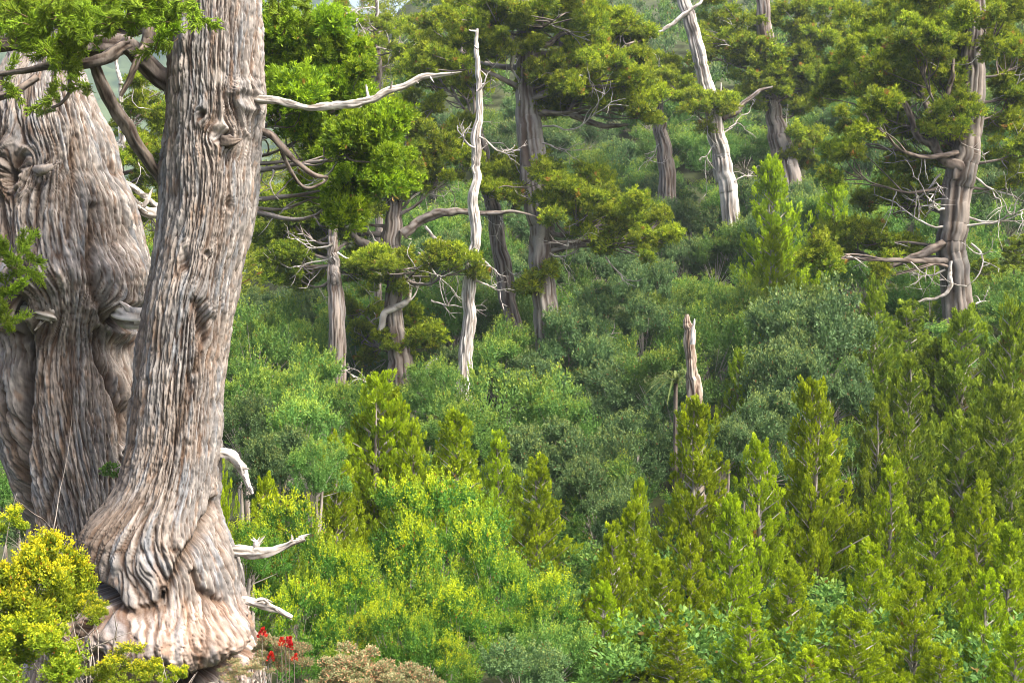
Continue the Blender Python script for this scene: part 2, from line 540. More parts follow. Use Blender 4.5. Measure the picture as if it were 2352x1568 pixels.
def px_limb(pts, D, n=None, pal=BARK, ncol=10, amp=0.15, seed=0.0, wig=0.0, twist=0.0, freq=1.0):
    """limb given as (px, py, half-width px[, depth offset m]) at depth D"""
    q = np.array([[*at(p[0], p[1], D + (p[3] if len(p) > 3 else 0)), p[2] * m_px(D)] for p in pts])
    L = np.linalg.norm(np.diff(q[:, :3], axis=0), axis=1).sum()
    n = n or int(max(8, L / max(0.03, 0.5 * q[:, 3].mean())))
    n = min(n, 220)
    c = spline(q, n)
    if wig:
        s = np.linspace(0, L, n)
        for j in range(3):
            c[:, j] += wig * noise(s * 1.7, seed + j * 5.0, 0.5) + 0.4 * wig * noise(s * 5.0, seed + j * 5.0, 7.5)
    return tube(c[:, :3], np.maximum(c[:, 3], 0.002), ncol, pal, amp, freq, seed, twist)


def twigs(start, direc, length, rad, rnd, pal=DEAD, depth=2, ncol=4, crook=0.5, kids=3, up=0.0):
    """crooked bare twig with side twigs"""
    out = []
    n = max(4, int(length / 0.07)); n = min(n, 14)
    p = np.array(start, float); d = np.array(direc, float); d /= np.linalg.norm(d)
    pts = [p.copy()]
    for i in range(n - 1):
        d = d + crook * rnd.normal(size=3) * 0.45 + np.array([0, 0, up * 0.1])
        d /= np.linalg.norm(d)
        p = p + d * length / (n - 1)
        pts.append(p.copy())
    r = rad * np.linspace(1, 0.25, n)
    out.append(tube(pts, r, ncol, pal, 0.05, 1, rnd.random() * 50))
    if depth > 0:
        for j in range(kids):
            i = rnd.integers(n // 3, n)
            dd = pts[i] - pts[i - 1]
            dd = dd / (np.linalg.norm(dd) + 1e-9) + rnd.normal(size=3) * 0.7
            out += twigs(pts[i], dd, length * rnd.uniform(0.35, 0.65), rad * 0.55, rnd, pal, depth - 1, ncol, crook, max(1, kids - 1), up)
    return out


# ------------------------------------------------------------------ the great leaning trunk in front
FRONT_D = 11.0
front_rows = [(-130, 404, 590), (0, 400, 597), (67, 398, 597), (133, 393, 595), (200, 390, 598), (235, 389, 603), (267, 388, 602), (333, 385, 593), (400, 380, 588), (467, 377, 582),
              (522, 371, 574), (622, 357, 551), (722, 335, 533), (822, 322, 516), (922, 308, 508), (1022, 302, 502), (1080, 286, 500), (1112, 276, 498), (1145, 256, 498),
              (1178, 226, 501), (1212, 205, 512), (1245, 196, 528), (1278, 196, 541), (1312, 203, 550), (1345, 200, 556), (1380, 192, 562), (1420, 186, 570), (1460, 188, 578),
              (1490, 200, 588), (1512, 220, 600), (1540, 250, 606), (1600, 270, 612), (1680, 270, 620)]


def front_swirl(px, py):
    # towards the foot the grain of the stem sweeps down to the left, the flank's to the right
    w = sstep(1060, 1330, py)
    lean = (np.minimum(py, 1345) - 1060) * 0.20 * w * (1 - sstep(-150, 10, px - (497 - (py - 1150) * 0.40)))
    bur = sstep(1330, 1400, py) * (9 * noise(px * 0.010, py * 0.012, 4.4) + 3 * noise(px * 0.04, py * 0.05, 5.4))
    return lean + bur


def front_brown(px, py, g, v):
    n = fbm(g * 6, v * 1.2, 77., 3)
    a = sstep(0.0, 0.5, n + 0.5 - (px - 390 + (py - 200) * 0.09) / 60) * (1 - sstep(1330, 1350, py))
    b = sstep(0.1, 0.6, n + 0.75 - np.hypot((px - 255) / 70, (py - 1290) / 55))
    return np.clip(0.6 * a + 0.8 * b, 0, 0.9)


front_root = thing('old_pine', 'tall grey furrow-barked trunk leaning right, rising from a swollen burl with dead white branches', 'tree', at(410, 1560, FRONT_D))
V_, F_, C_ = big_trunk(
    front_rows, FRONT_D, 820, 280, 3.0,
    knots=[(527, 326, 24, 1.0, 0.03, 0.04), (486, 281, 11, 1.6, 0.06, 0.02), (580, 236, 22, 1.1, 0.03, 0.04), (541, 480, 8, 2.4, 0.06, 0.01),
           (497, 590, 8, 1.3, 0.05, 0.015), (486, 745, 17, 3.6, 0.09, 0.02), (418, 1338, 7, 2.2, 0.12, 0.02), (448, 600, 10, 4.0, 0.03, 0.0)],
    creases=[([(190, 1318), (232, 1332), (266, 1336), (296, 1342)], 0.30, 16), ([(296, 1342), (308, 1360), (314, 1392)], 0.12, 9), ([(300, 1350), (340, 1368), (385, 1362), (418, 1346)], 0.05, 10), ([(499, 1146), (484, 1200), (458, 1262), (436, 1310), (420, 1345)], 0.09, 9),
             ([(290, 1392), (268, 1412), (262, 1438), (274, 1458), (300, 1462), (322, 1452)], 0.20, 13), ([(578, 1420), (560, 1465), (520, 1500), (460, 1530), (410, 1548), (360, 1552)], 0.28, 14),
             ([(475, 1290), (492, 1330), (520, 1360)], 0.07, 7), ([(310, 1345), (360, 1372), (420, 1360)], 0.05, 10),
             ([(180, 1470), (200, 1500), (240, 1520)], 0.12, 12), ([(455, 860), (445, 940), (425, 1010)], 0.03, 8), ([(470, 700), (480, 780), (472, 850)], 0.05, 10)],
    bulges=[(390, 1435, 150, 58, 0.27), (226, 1445, 36, 44, 0.18), (525, 1440, 44, 44, 0.15), (290, 1392, 60, 26, 0.12), (255, 1240, 62, 62, 0.07), (535, 1280, 18, 110, 0.04), (590, 1490, 22, 60, 0.03),
            (440, 1480, 70, 30, 0.05), (420, 560, 60, 260, 0.02), (548, 212, 22, 22, 0.03)],
    brown_fn=front_brown, swirl=front_swirl, smooth_spots=[(524, 195, 16, 22), (425, 708, 12, 16)], pale_fn=lambda px, py: 0.6 + 0.5 * sstep(1330, 1400, py) + 0.3 * sstep(480, 560, px), fur=1.35, crinkle=lambda px, py: sstep(1330, 1390, py),
    tint_fn=lambda px, py: 1 + sstep(1330, 1400, py)[..., None] * np.array([0.26, 0.13, 0.05]) * (1 - 0.5 * sstep(1500, 1560, py))[..., None])
wood('trunk', (V_, F_, C_), front_root, 'bark')

REAR_D = 12.6
rear_rows = [(-130, 60, 150), (60, 52, 166), (160, 20, 183), (200, -20, 197), (267, -40, 230), (333, -50, 255), (400, -60, 268), (433, -62, 288), (467, -64, 303), (522, -66, 317), (589, -66, 333),
             (639, -64, 348), (690, -52, 347), (730, -34, 338), (780, -27, 326), (850, -22, 317), (922, -12, 318), (990, 4, 318), (1045, 17, 320), (1112, 37, 325), (1178, 62, 330), (1245, 78, 335),
             (1330, 80, 340), (1420, 60, 350), (1500, 40, 360), (1700, 0, 380)]


def rear_brown_shade(px, py, g, v):
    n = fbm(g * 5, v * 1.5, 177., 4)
    a = sstep(0.0, 0.6, 0.9 * n + 1.0 - (px + 10) / 120 - 1.3 * sstep(430, 620, py) - 1.2 * (1 - sstep(180, 330, py)))  # brown bark, deepened on the left as shade painted into the colour
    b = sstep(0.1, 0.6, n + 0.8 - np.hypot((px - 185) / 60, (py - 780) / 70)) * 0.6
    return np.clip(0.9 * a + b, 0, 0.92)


rear_root = thing('old_pine', 'massive gnarled grey pine trunk with hollow knots behind the yellow shrub', 'tree', at(170, 1480, REAR_D))
V_, F_, C_ = big_trunk(
    rear_rows, REAR_D, 620, 400, 41.0,
    knots=[(98, 392, 34, 1.0, 0.06, 0.07), (88, 430, 22, 1.2, 0.42, 0.04), (88, 708, 52, 0.72, 0.62, 0.12), (318, 732, 36, 0.9, 0.26, 0.08), (300, 585, 6, 1.6, 0.03, 0.015), (300, 1035, 6, 1.5, 0.03, 0.02)],
    creases=[([(100, 725), (112, 790), (112, 850), (106, 930), (102, 1010), (94, 1100), (100, 1200)], 0.36, 17), ([(272, 760), (276, 830), (290, 890), (303, 940), (306, 1010)], 0.16, 8),
             ([(252, 490), (256, 560), (254, 620), (266, 690), (280, 735)], 0.09, 8), ([(60, 640), (40, 700), (50, 760)], 0.08, 10), ([(30, 200), (40, 300), (28, 420), (45, 560)], 0.10, 12),
             ([(110, 215), (104, 300), (112, 350)], 0.06, 8), ([(150, 450), (158, 560), (150, 640)], 0.05, 7), ([(60, 470), (75, 560), (70, 640)], 0.07, 10), ([(205, 330), (215, 450), (210, 560)], 0.03, 6),
             ([(150, 860), (140, 960), (150, 1080)], 0.04, 7), ([(200, 820), (210, 930), (190, 1060), (150, 1180)], 0.03, 7), ([(60, 900), (70, 1020), (84, 1150)], 0.05, 8)],
    bulges=[(310, 640, 40, 60, 0.16), (150, 640, 90, 34, 0.14), (190, 790, 110, 60, -0.10), (310, 800, 36, 60, -0.16), (40, 800, 60, 60, -0.06), (190, 620, 70, 120, 0.08), (150, 1000, 60, 160, 0.05), (170, 300, 60, 120, 0.04), (300, 690, 40, 24, 0.07), (130, 660, 40, 30, 0.06)],
    brown_fn=rear_brown_shade, smooth_spots=[(90, 890, 16, 60), (75, 230, 14, 40)], pale_fn=lambda px, py: 0.7 + 0.9 * sstep(150, 230, px) * (1 - sstep(640, 760, py)), fur=1.6)
wood('trunk', (V_, F_, C_), rear_root, 'bark')

# ------------------------------------------------------------------ foliage kit (numpy arrays: V (n,4,3) kites, tip (n), odd (n))
def unit(v):
    return v / (np.linalg.norm(v, axis=-1, keepdims=True) + 1e-9)


def kites(base, d, ln, wd, rnd, tip, odd, mid=0.55, face=None):
    """one leaf-sized diamond per row"""
    n = len(base)
    d = unit(d)
    f = rnd.normal(size=(n, 3)) if face is None else unit(face) + 0.42 * rnd.normal(size=(n, 3))
    s = unit(np.cross(d, f))
    nn = np.cross(s, d)
    ln = np.broadcast_to(ln, (n,))[:, None]; wd = np.broadcast_to(wd, (n,))[:, None]
    bend = (rnd.normal(size=(n, 1)) * 0.12) * ln * nn
    m = base + d * ln * mid + bend
    V = np.stack([base, m + s * wd * 0.5, base + d * ln, m - s * wd * 0.5], 1)
    t = np.stack([tip * 0.7, tip, np.minimum(tip * 1.15, 1), tip], 1)
    o = np.repeat(np.asarray(odd, float)[:, None], 4, 1)
    return V, t, o


def strips(p0, p1, w, rnd):
    """thin twigs as 3-sided slivers -> quads"""
    n = len(p0)
    d = unit(p1 - p0)
    a = unit(np.cross(d, rnd.normal(size=(n, 3))))
    w = np.broadcast_to(w, (n,))[:, None]
    b = np.cross(d, a)
    V = []
    for (u, v) in ((a, b), (b, -a)):
        V.append(np.stack([p0 + u * w, p0 - u * w, p1 - u * w * 0.3, p1 + u * w * 0.3], 1))
    return np.concatenate(V)


class Bunch:
    def __init__(self):
        self.V, self.t, self.o = [], [], []
        self.W = []

    def add(self, vto):
        self.V.append(vto[0]); self.t.append(vto[1]); self.o.append(vto[2])

    def arrays(self):
        return np.concatenate(self.V), np.concatenate(self.t), np.concatenate(self.o)

    def mesh(self, name, mat):
        V, t, o = self.arrays()
        n = len(V)
        return make_mesh(name, V.reshape(-1, 3), np.arange(n * 4).reshape(n, 4), M[mat], {'tip': t.ravel(), 'odd': o.ravel()})


def rand_dirs(n, rnd, zmin=-1.0):
    z = rnd.uniform(zmin, 1, n); a = rnd.uniform(0, 2 * PI, n)
    r = np.sqrt(np.maximum(0, 1 - z * z))
    return np.stack([r * np.cos(a), r * np.sin(a), z], 1)


def twig_mesh(quads, pal, name):
    n = len(quads)
    c = np.array(pal['a'])[None] * 0.8 * np.ones((n * 4, 1))
    return quads.reshape(-1, 3), np.arange(n * 4).reshape(n, 4), c


# --- cloud clump of an old pine: rounded pad of cord tufts
def cloud_clump(seed, tufts=80, cords=14, L=0.29, W=0.058, flat=0.75, zmin=-0.5):
    rnd = np.random.default_rng(seed)
    dirs = rand_dirs(tufts, rnd, zmin)
    lump = 0.78 + 0.55 * noise(dirs[:, 0] * 2.2 + seed, dirs[:, 1] * 2.2, dirs[:, 2] * 2.2)
    rad = lump * rnd.uniform(0.25, 1.15, tufts) ** 0.7
    c = dirs * rad[:, None] * np.array([1, 1, flat])
    axis = unit(dirs * np.array([1, 1, 0.8]) + np.array([0, 0, 0.75]) + 0.25 * rnd.normal(size=(tufts, 3)))
    c = np.repeat(c, cords, 0); ax = np.repeat(axis, cords, 0)
    n = len(c)
    d = unit(ax + 0.55 * rnd.normal(size=(n, 3)))
    base = c + 0.035 * rnd.normal(size=(n, 3))
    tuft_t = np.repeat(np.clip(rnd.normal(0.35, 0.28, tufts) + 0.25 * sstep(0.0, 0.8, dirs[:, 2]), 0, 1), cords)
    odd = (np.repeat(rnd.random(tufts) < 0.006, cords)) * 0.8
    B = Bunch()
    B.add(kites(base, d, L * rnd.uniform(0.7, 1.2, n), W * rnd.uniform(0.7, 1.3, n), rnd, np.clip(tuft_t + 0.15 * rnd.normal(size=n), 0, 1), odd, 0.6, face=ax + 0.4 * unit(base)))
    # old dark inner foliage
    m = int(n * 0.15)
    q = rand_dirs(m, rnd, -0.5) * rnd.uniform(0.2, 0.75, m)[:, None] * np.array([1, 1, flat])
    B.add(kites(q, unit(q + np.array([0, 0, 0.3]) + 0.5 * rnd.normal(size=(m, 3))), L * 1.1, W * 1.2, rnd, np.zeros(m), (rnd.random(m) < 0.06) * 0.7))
    return B


# --- upright flame-shaped spray of a young pine, unit length along z
def flame(rnd, n, L, W):
    t = rnd.random(n) ** 0.8
    a = rnd.uniform(0, 2 * PI, n)
    r = 0.24 * np.sin(PI * np.clip(t * 0.86 + 0.14, 0, 1)) * rnd.uniform(0.4, 1, n)
    b = np.stack([r * np.cos(a), r * np.sin(a), t * 0.9], 1)
    d = np.stack([np.cos(a) * 0.55 * (1 - t * 0.7), np.sin(a) * 0.55 * (1 - t * 0.7), 0.8 + 0.4 * t], 1) + 0.2 * rnd.normal(size=(n, 3))
    return b, d, t


def place(b, d, pos, axis, s, rnd):
    """carry a z-up spray to pos along axis with scale s"""
    z = unit(axis)
    x = unit(np.cross(z, rnd.normal(size=3)))
    y = np.cross(z, x)
    R = np.stack([x, y, z], 1)
    return pos + (b * s) @ R.T, d @ R.T


def young_crown(seed, H=1.0, rad=0.30, per=56, sl=0.09, L=0.026, W=0.0085):
    """unit-height cone of ascending sprays; returns Bunch and limb quads"""
    rnd = np.random.default_rng(seed)
    B = Bunch(); limbs = []
    L, W = L * 1.0, W * 1.0
    nb = 64
    lean = rnd.normal(size=2) * 0.02
    fat = lambda t, a: rad * (1 - t) ** 0.85 * (0.72 + 0.5 * (0.5 + noise(np.cos(a) * 1.5 + seed, np.sin(a) * 1.5, t * 5.0))) * (0.55 + 0.45 * sstep(0.0, 0.16, t))
    k = 0
    pos, axs, scs, tips = [], [], [], []
    for i in range(nb):
        t = 0.03 + 0.90 * (i + rnd.random()) / nb
        a = i * 2.39996 + rnd.normal() * 0.3
        r = float(fat(t, a)) * rnd.uniform(0.75, 1.15)
        rise = rnd.uniform(0.5, 0.95)
        d = np.array([math.cos(a), math.sin(a), rise])
        p0 = np.array([lean[0] * t, lean[1] * t, max(0.01, t - r * rise * 0.6)])
        p1 = p0 + d * r
        limbs.append((p0, p1))
        m = max(3, int(r / 0.026))
        for j in range(m):
            u = 0.35 + 0.65 * (j + rnd.random()) / m
            p = p0 + d * r * u + rnd.normal(size=3) * 0.034 * (0.4 + r / rad)
            pos.append(p); axs.append(unit(d * np.array([0.6, 0.6, 1]) * 0.6 + np.array([0, 0, 0.9]) + 0.35 * rnd.normal(size=3)))
            scs.append(sl * rnd.uniform(0.65, 1.15) * (0.7 + 0.3 * (1 - t)))
            tips.append(0.22 + 0.45 * u + 0.22 * rnd.normal())
    for j in range(5):
        pos.append(np.array([lean[0], lean[1], 0.87 - 0.03 * j]) + rnd.normal(size=3) * 0.006 * (1 + j)); axs.append(np.array([0, 0, 1.0]) + 0.12 * rnd.normal(size=3)); scs.append(sl * (0.95 if j == 0 else 0.75)); tips.append(0.7)
    for p, a, s, tp in zip(pos, axs, scs, tips):
        b, d, t = flame(rnd, per, L, W)
        b, d = place(b, d, p, a, s, rnd)
        n = len(b)
        B.add(kites(b, d, L * rnd.uniform(0.7, 1.25, n), W * rnd.uniform(0.7, 1.3, n), rnd, np.clip(tp * (0.45 + 0.6 * t) + 0.1 * rnd.normal(size=n), 0, 1), (np.full(n, rnd.random() < 0.003)) * 0.85, 0.6, face=unit(b - p) * 0.6 + unit(p * np.array([1, 1, 0])) * 0.8 + np.array([0, 0, 0.55])))
    p0 = np.array([a for a, b in limbs]); p1 = np.array([b for a, b in limbs])
    return B, strips(p0, p1, 0.006, rnd)


# --- broadleaf shrub, unit radius, built of heads of fanning twigs
def shrub_crown(seed, heads=22, tw=26, leaves=26, L=0.05, W=0.03, tall=0.95, tipf=0.5, plume=0.0, hr=(0.22, 0.44), oddf=0.012):
    rnd = np.random.default_rng(seed)
    B = Bunch()
    hd = rand_dirs(heads, rnd, -0.25)
    hc = hd * rnd.uniform(0.42, 0.92, heads)[:, None] * np.array([1, 1, tall])
    hc[:, 2] += 0.30 * tall
    stems = []
    for c, hdir in zip(hc, hd):
        R = rnd.uniform(*hr)
        w0 = np.array([c[0] * 0.25, c[1] * 0.25, max(0.05, c[2] * 0.3 - 0.1)])
        stems.append((np.array([0.06 * rnd.normal(), 0.06 * rnd.normal(), -0.15]), w0)); stems.append((w0, c))
        dd = rand_dirs(tw, rnd, -0.45)
        dd = unit(dd + 0.35 * hdir + np.array([0, 0, 0.35]))
        ln = R * rnd.uniform(0.75, 1.1, tw)
        # leaves along the outer part of every twig
        for d, l in zip(dd, ln):
            u = np.sqrt(rnd.random(leaves)) * (1 + plume * 0.25)
            e = np.array([0, 0, 1.0])
            p = c + d * (l * u)[:, None] + e * (0.18 * l * u ** 2)[:, None]
            p = p + rnd.normal(size=(leaves, 3)) * 0.030 * (1.2 - 0.7 * u)[:, None]
            q = unit(d + 0.5 * e + 0.9 * rnd.normal(size=(leaves, 3)) * (1.15 - 0.35 * u)[:, None])
            up = float(sstep(-0.1, 0.9, d[2]) * sstep(0.1, 0.9, c[2]))
            tp = np.clip(sstep(0.68, 1.02, u) * tipf * 1.2 * up * rnd.uniform(0.5, 1.2) + 0.06 * rnd.normal(size=leaves), 0, 1)
            sz = 1.1 - 0.45 * sstep(0.8, 1.05, u)
            B.add(kites(p, q, L * sz * rnd.uniform(0.75, 1.2, leaves), W * sz * rnd.uniform(0.8, 1.2, leaves), rnd, tp, (rnd.random(leaves) < oddf) * 0.8, 0.5, face=d * 0.6 + np.array([0, 0, 0.7])))
    p0 = np.array([a for a, b in stems]); p1 = np.array([b for a, b in stems])
    return B, strips(p0, p1, 0.010, rnd)


# --- near whipcord spray, real cords, unit length along z
def cord_spray(seed, n1=13, kids=5, sub=3):
    rnd = np.random.default_rng(seed)
    paths = []

    def cord(p, d, ln, r, tp):
        m = 4
        pts = [p]
        d = unit(d)
        for i in range(m - 1):
            d = unit(d + np.array([0, 0, 0.16]) + 0.12 * rnd.normal(size=3))
            pts.append(pts[-1] + d * ln / (m - 1))
        paths.append((np.array(pts), r, tp))
        return pts, d
    main = [np.zeros(3)]
    d = np.array([0, 0, 1.0])
    for i in range(n1):
        d = unit(d + 0.16 * rnd.normal(size=3))
        main.append(main[-1] + d / n1 * 0.85)
    paths.append((np.array(main), 0.011, -1))
    for i in range(2, n1 + 1):
        p = main[i]; fw = unit(main[i] - main[i - 1])
        for j in range(kids if i < n1 else kids + 2):
            sd = unit(np.cross(fw, rnd.normal(size=3)))
            dd = unit(fw * rnd.uniform(0.6, 1.2) + sd)
            ln = 0.24 * rnd.uniform(0.6, 1.1)
            pts, de = cord(p, dd, ln, 0.0105, rnd.random())
            for k in range(sub):
                q = pts[rnd.integers(1, 3)]
                cord(q, unit(dd + 0.75 * rnd.normal(size=3)), ln * rnd.uniform(0.35, 0.7), 0.0095, rnd.random())
    V, F, T, O, off = [], [], [], [], 0
    for pts, r, tp in paths:
        T_ = np.gradient(pts, axis=0); T_ = unit(T_)
        a = unit(np.cross(T_, np.array([0.3, 0.9, 0.2]))); b = np.cross(T_, a)
        m = len(pts)
        rr = r * (np.array([0.9, 1.15, 1.1, 0.35]) if m == 4 else np.linspace(1.2, 0.7, m))
        th = np.array([0, 2 * PI / 3, 4 * PI / 3])
        ring = pts[:, None] + (np.cos(th)[None, :, None] * a[:, None] + np.sin(th)[None, :, None] * b[:, None]) * rr[:, None, None]
        V.append(ring.reshape(-1, 3))
        i = np.arange(m * 3).reshape(m, 3) + off
        j = np.roll(i, -1, 1)
        F.append(np.stack([i[:-1], j[:-1], j[1:], i[1:]], -1).reshape(-1, 4))
        off += m * 3
        t = np.linspace(0.1, 0.75, m) * (0.5 + 0.7 * tp) if tp >= 0 else np.zeros(m)
        T.append(np.repeat(np.clip(t, 0, 1), 3)); O.append(np.full(m * 3, 0.9 if tp < 0 else 0.0))
    return np.concatenate(V), np.concatenate(F), np.concatenate(T), np.concatenate(O)


# prototypes (mesh data shared by every plant that uses them)
CLUMP = {}
for key, mat, sd in (('pine', 'pine', 100), ('dark', 'dark', 140)):
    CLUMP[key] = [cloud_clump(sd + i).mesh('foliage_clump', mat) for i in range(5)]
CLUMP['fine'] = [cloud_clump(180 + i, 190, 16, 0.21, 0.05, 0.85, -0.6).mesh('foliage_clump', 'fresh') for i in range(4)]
CORD = []
for i in range(5):
    v, f, t, o = cord_spray(300 + i)
    CORD.append(make_mesh('foliage_spray', v, f, M['near'], {'tip': t, 'odd': o}))

YOUNG = []
for i in range(7):
    b, l = young_crown(400 + i, rad=[0.30, 0.33, 0.27, 0.35, 0.31, 0.37, 0.34][i], per=48)
    q, f, c = twig_mesh(l, TWIG, 'limb')
    YOUNG.append((b, make_mesh('limb', q, f, M['bark'], colors=c)))
YOUNG = [(b.mesh('crown', 'young'), l, float(np.percentile(np.hypot(b.arrays()[0][:, 0, 0], b.arrays()[0][:, 0, 1]), 97))) for b, l in YOUNG]


def top_of(me):
    z = np.empty(len(me.vertices) * 3, np.float32)
    me.vertices.foreach_get('co', z)
    return float(np.percentile(z[2::3], 99.5))


SHRUB = {}
for key, mat, cfg in (
        ('bright', 'bright', dict(heads=26, tw=30, leaves=30, L=0.042, W=0.024, tipf=1.0, plume=0.6)),
        ('grey', 'grey', dict(heads=24, tw=26, leaves=26, L=0.05, W=0.030, tipf=0.45)),
        ('mid', 'mid', dict(heads=24, tw=26, leaves=26, L=0.05, W=0.026, tipf=0.6, plume=0.4))):
    SHRUB[key] = []
    for i in range(4):
        b, l = shrub_crown(500 + 10 * i + len(key), **cfg)
        q, f, c = twig_mesh(l, TWIG, 'stem')
        cm = b.mesh('crown', mat)
        SHRUB[key].append((cm, make_mesh('stem', q, f, M['bark'], colors=c), top_of(cm)))

R_ = np.random.default_rng(77)


# ------------------------------------------------------------------ plant builders
def young_pine(label, ax, ay, D, hw, proto=None, mat='young', group='young conical pines', name='young_pine'):
    """conical pine with its tip at px ax, ay; hw = half-width of the crown low down, px"""
    apex = at(ax, ay, D)
    g = gz(apex)
    H = apex[2] - g + 0.1
    base = np.array([apex[0] + R_.normal() * 0.03 * H, apex[1] + R_.normal() * 0.03 * H, g - 0.1])
    r = thing(name, label, 'tree', base, group)
    i = int(R_.integers(len(YOUNG))) if proto is None else proto
    sxy = 1.1 * hw * m_px(D) / YOUNG[i][2]
    Hc = min(H, max(sxy * 1.15, 0.85 * H))
    rz = R_.uniform(0, 2 * PI)
    d = apex - base
    rot = (-math.atan2(d[1], d[2]), math.atan2(d[0], d[2]), rz)
    co = link('crown', YOUNG[i][0], r, (0, 0, H - Hc), rot=(0, 0, rz), scale=(sxy, sxy, Hc))
    if mat != 'young':
        co.material_slots[0].link = 'OBJECT'
        co.material_slots[0].material = M[mat]
    link('limb', YOUNG[i][1], r, (0, 0, H - Hc), rot=(0, 0, rz), scale=(sxy, sxy, Hc))
    n = 24
    t = np.linspace(0, 0.93, n)[:, None]
    path = np.array([0, 0, 0]) * (1 - t) + np.array([0, 0, H]) * t
    path[:, 0] += 0.02 * H * noise(t[:, 0] * 3, ax * 0.1, 0.3); path[:, 1] += 0.02 * H * noise(t[:, 0] * 3, ay * 0.1, 5.3)
    V, F, C = tube(path, (0.012 * H + 0.014) * np.linspace(1, 0.18, n), 7, TWIG, 0.1, 1, ax)
    link('trunk', make_mesh('trunk', V, F, M['bark'], colors=C, smooth=True), r)
    return r


def shrub(label, cx, top, D, hw, kind='bright', proto=None, group=None, squash=1.0, name='leafy_shrub', sink=None):
    """rounded shrub whose top is at px cx, top; hw half-width px"""
    t = at(cx, top, D)
    rad = hw * m_px(D)
    g = gz(t)
    i = int(R_.integers(len(SHRUB[kind]))) if proto is None else proto
    tp = SHRUB[kind][i][2]    # the crown's own top above its origin
    sz = min(max((t[2] - g) / tp * 0.95, 0.7 * rad), 1.5 * rad) * squash
    ztop = tp * sz
    zc = t[2] - ztop
    base = np.array([t[0], t[1], min(g, zc)])
    r = thing(name, label, 'shrub', base, group)
    rz = R_.uniform(0, 2 * PI)
    off = (0, 0, zc - base[2])
    tl = (R_.normal() * 0.10, R_.normal() * 0.10, rz)
    rx_, ry_ = rad * R_.uniform(0.9, 1.2), rad * R_.uniform(0.9, 1.2)
    link('crown', SHRUB[kind][i][0], r, off, tl, (rx_, ry_, sz))
    link('stem', SHRUB[kind][i][1], r, off, tl, (rx_, ry_, sz))
    if zc - base[2] > 0.15:    # bare lower stems down to the ground
        ps = []
        for k in range(4):
            a = rz + k * 1.6
            p0 = base + np.array([0.1 * math.cos(a), 0.1 * math.sin(a), -0.1]) * rad
            p1 = base + np.array([0.25 * rad * math.cos(a), 0.25 * rad * math.sin(a), zc - base[2] + 0.2 * sz])
            pm = (p0 + p1) / 2 + R_.normal(size=3) * 0.06 * rad
            c = spline([p0, pm, p1], 10)
            ps.append(tube(c, np.linspace(0.035, 0.02, 10), 5, TWIG, 0.1, 1, k + cx))
        wood('lower_stem', ps, r, 'bark')
    return r


def clump_at(root, p, s, kind='pine', sq=1.0, tilt=0.25, name='foliage_clump'):
    m = CLUMP[kind][int(R_.integers(len(CLUMP[kind])))]
    return link(name, m, root, tuple(np.asarray(p) - np.array(root.location)), (R_.normal() * tilt, R_.normal() * tilt, R_.uniform(0, 2 * PI)), (s * R_.uniform(0.9, 1.15), s * R_.uniform(0.9, 1.15), s * sq * R_.uniform(0.85, 1.15)))


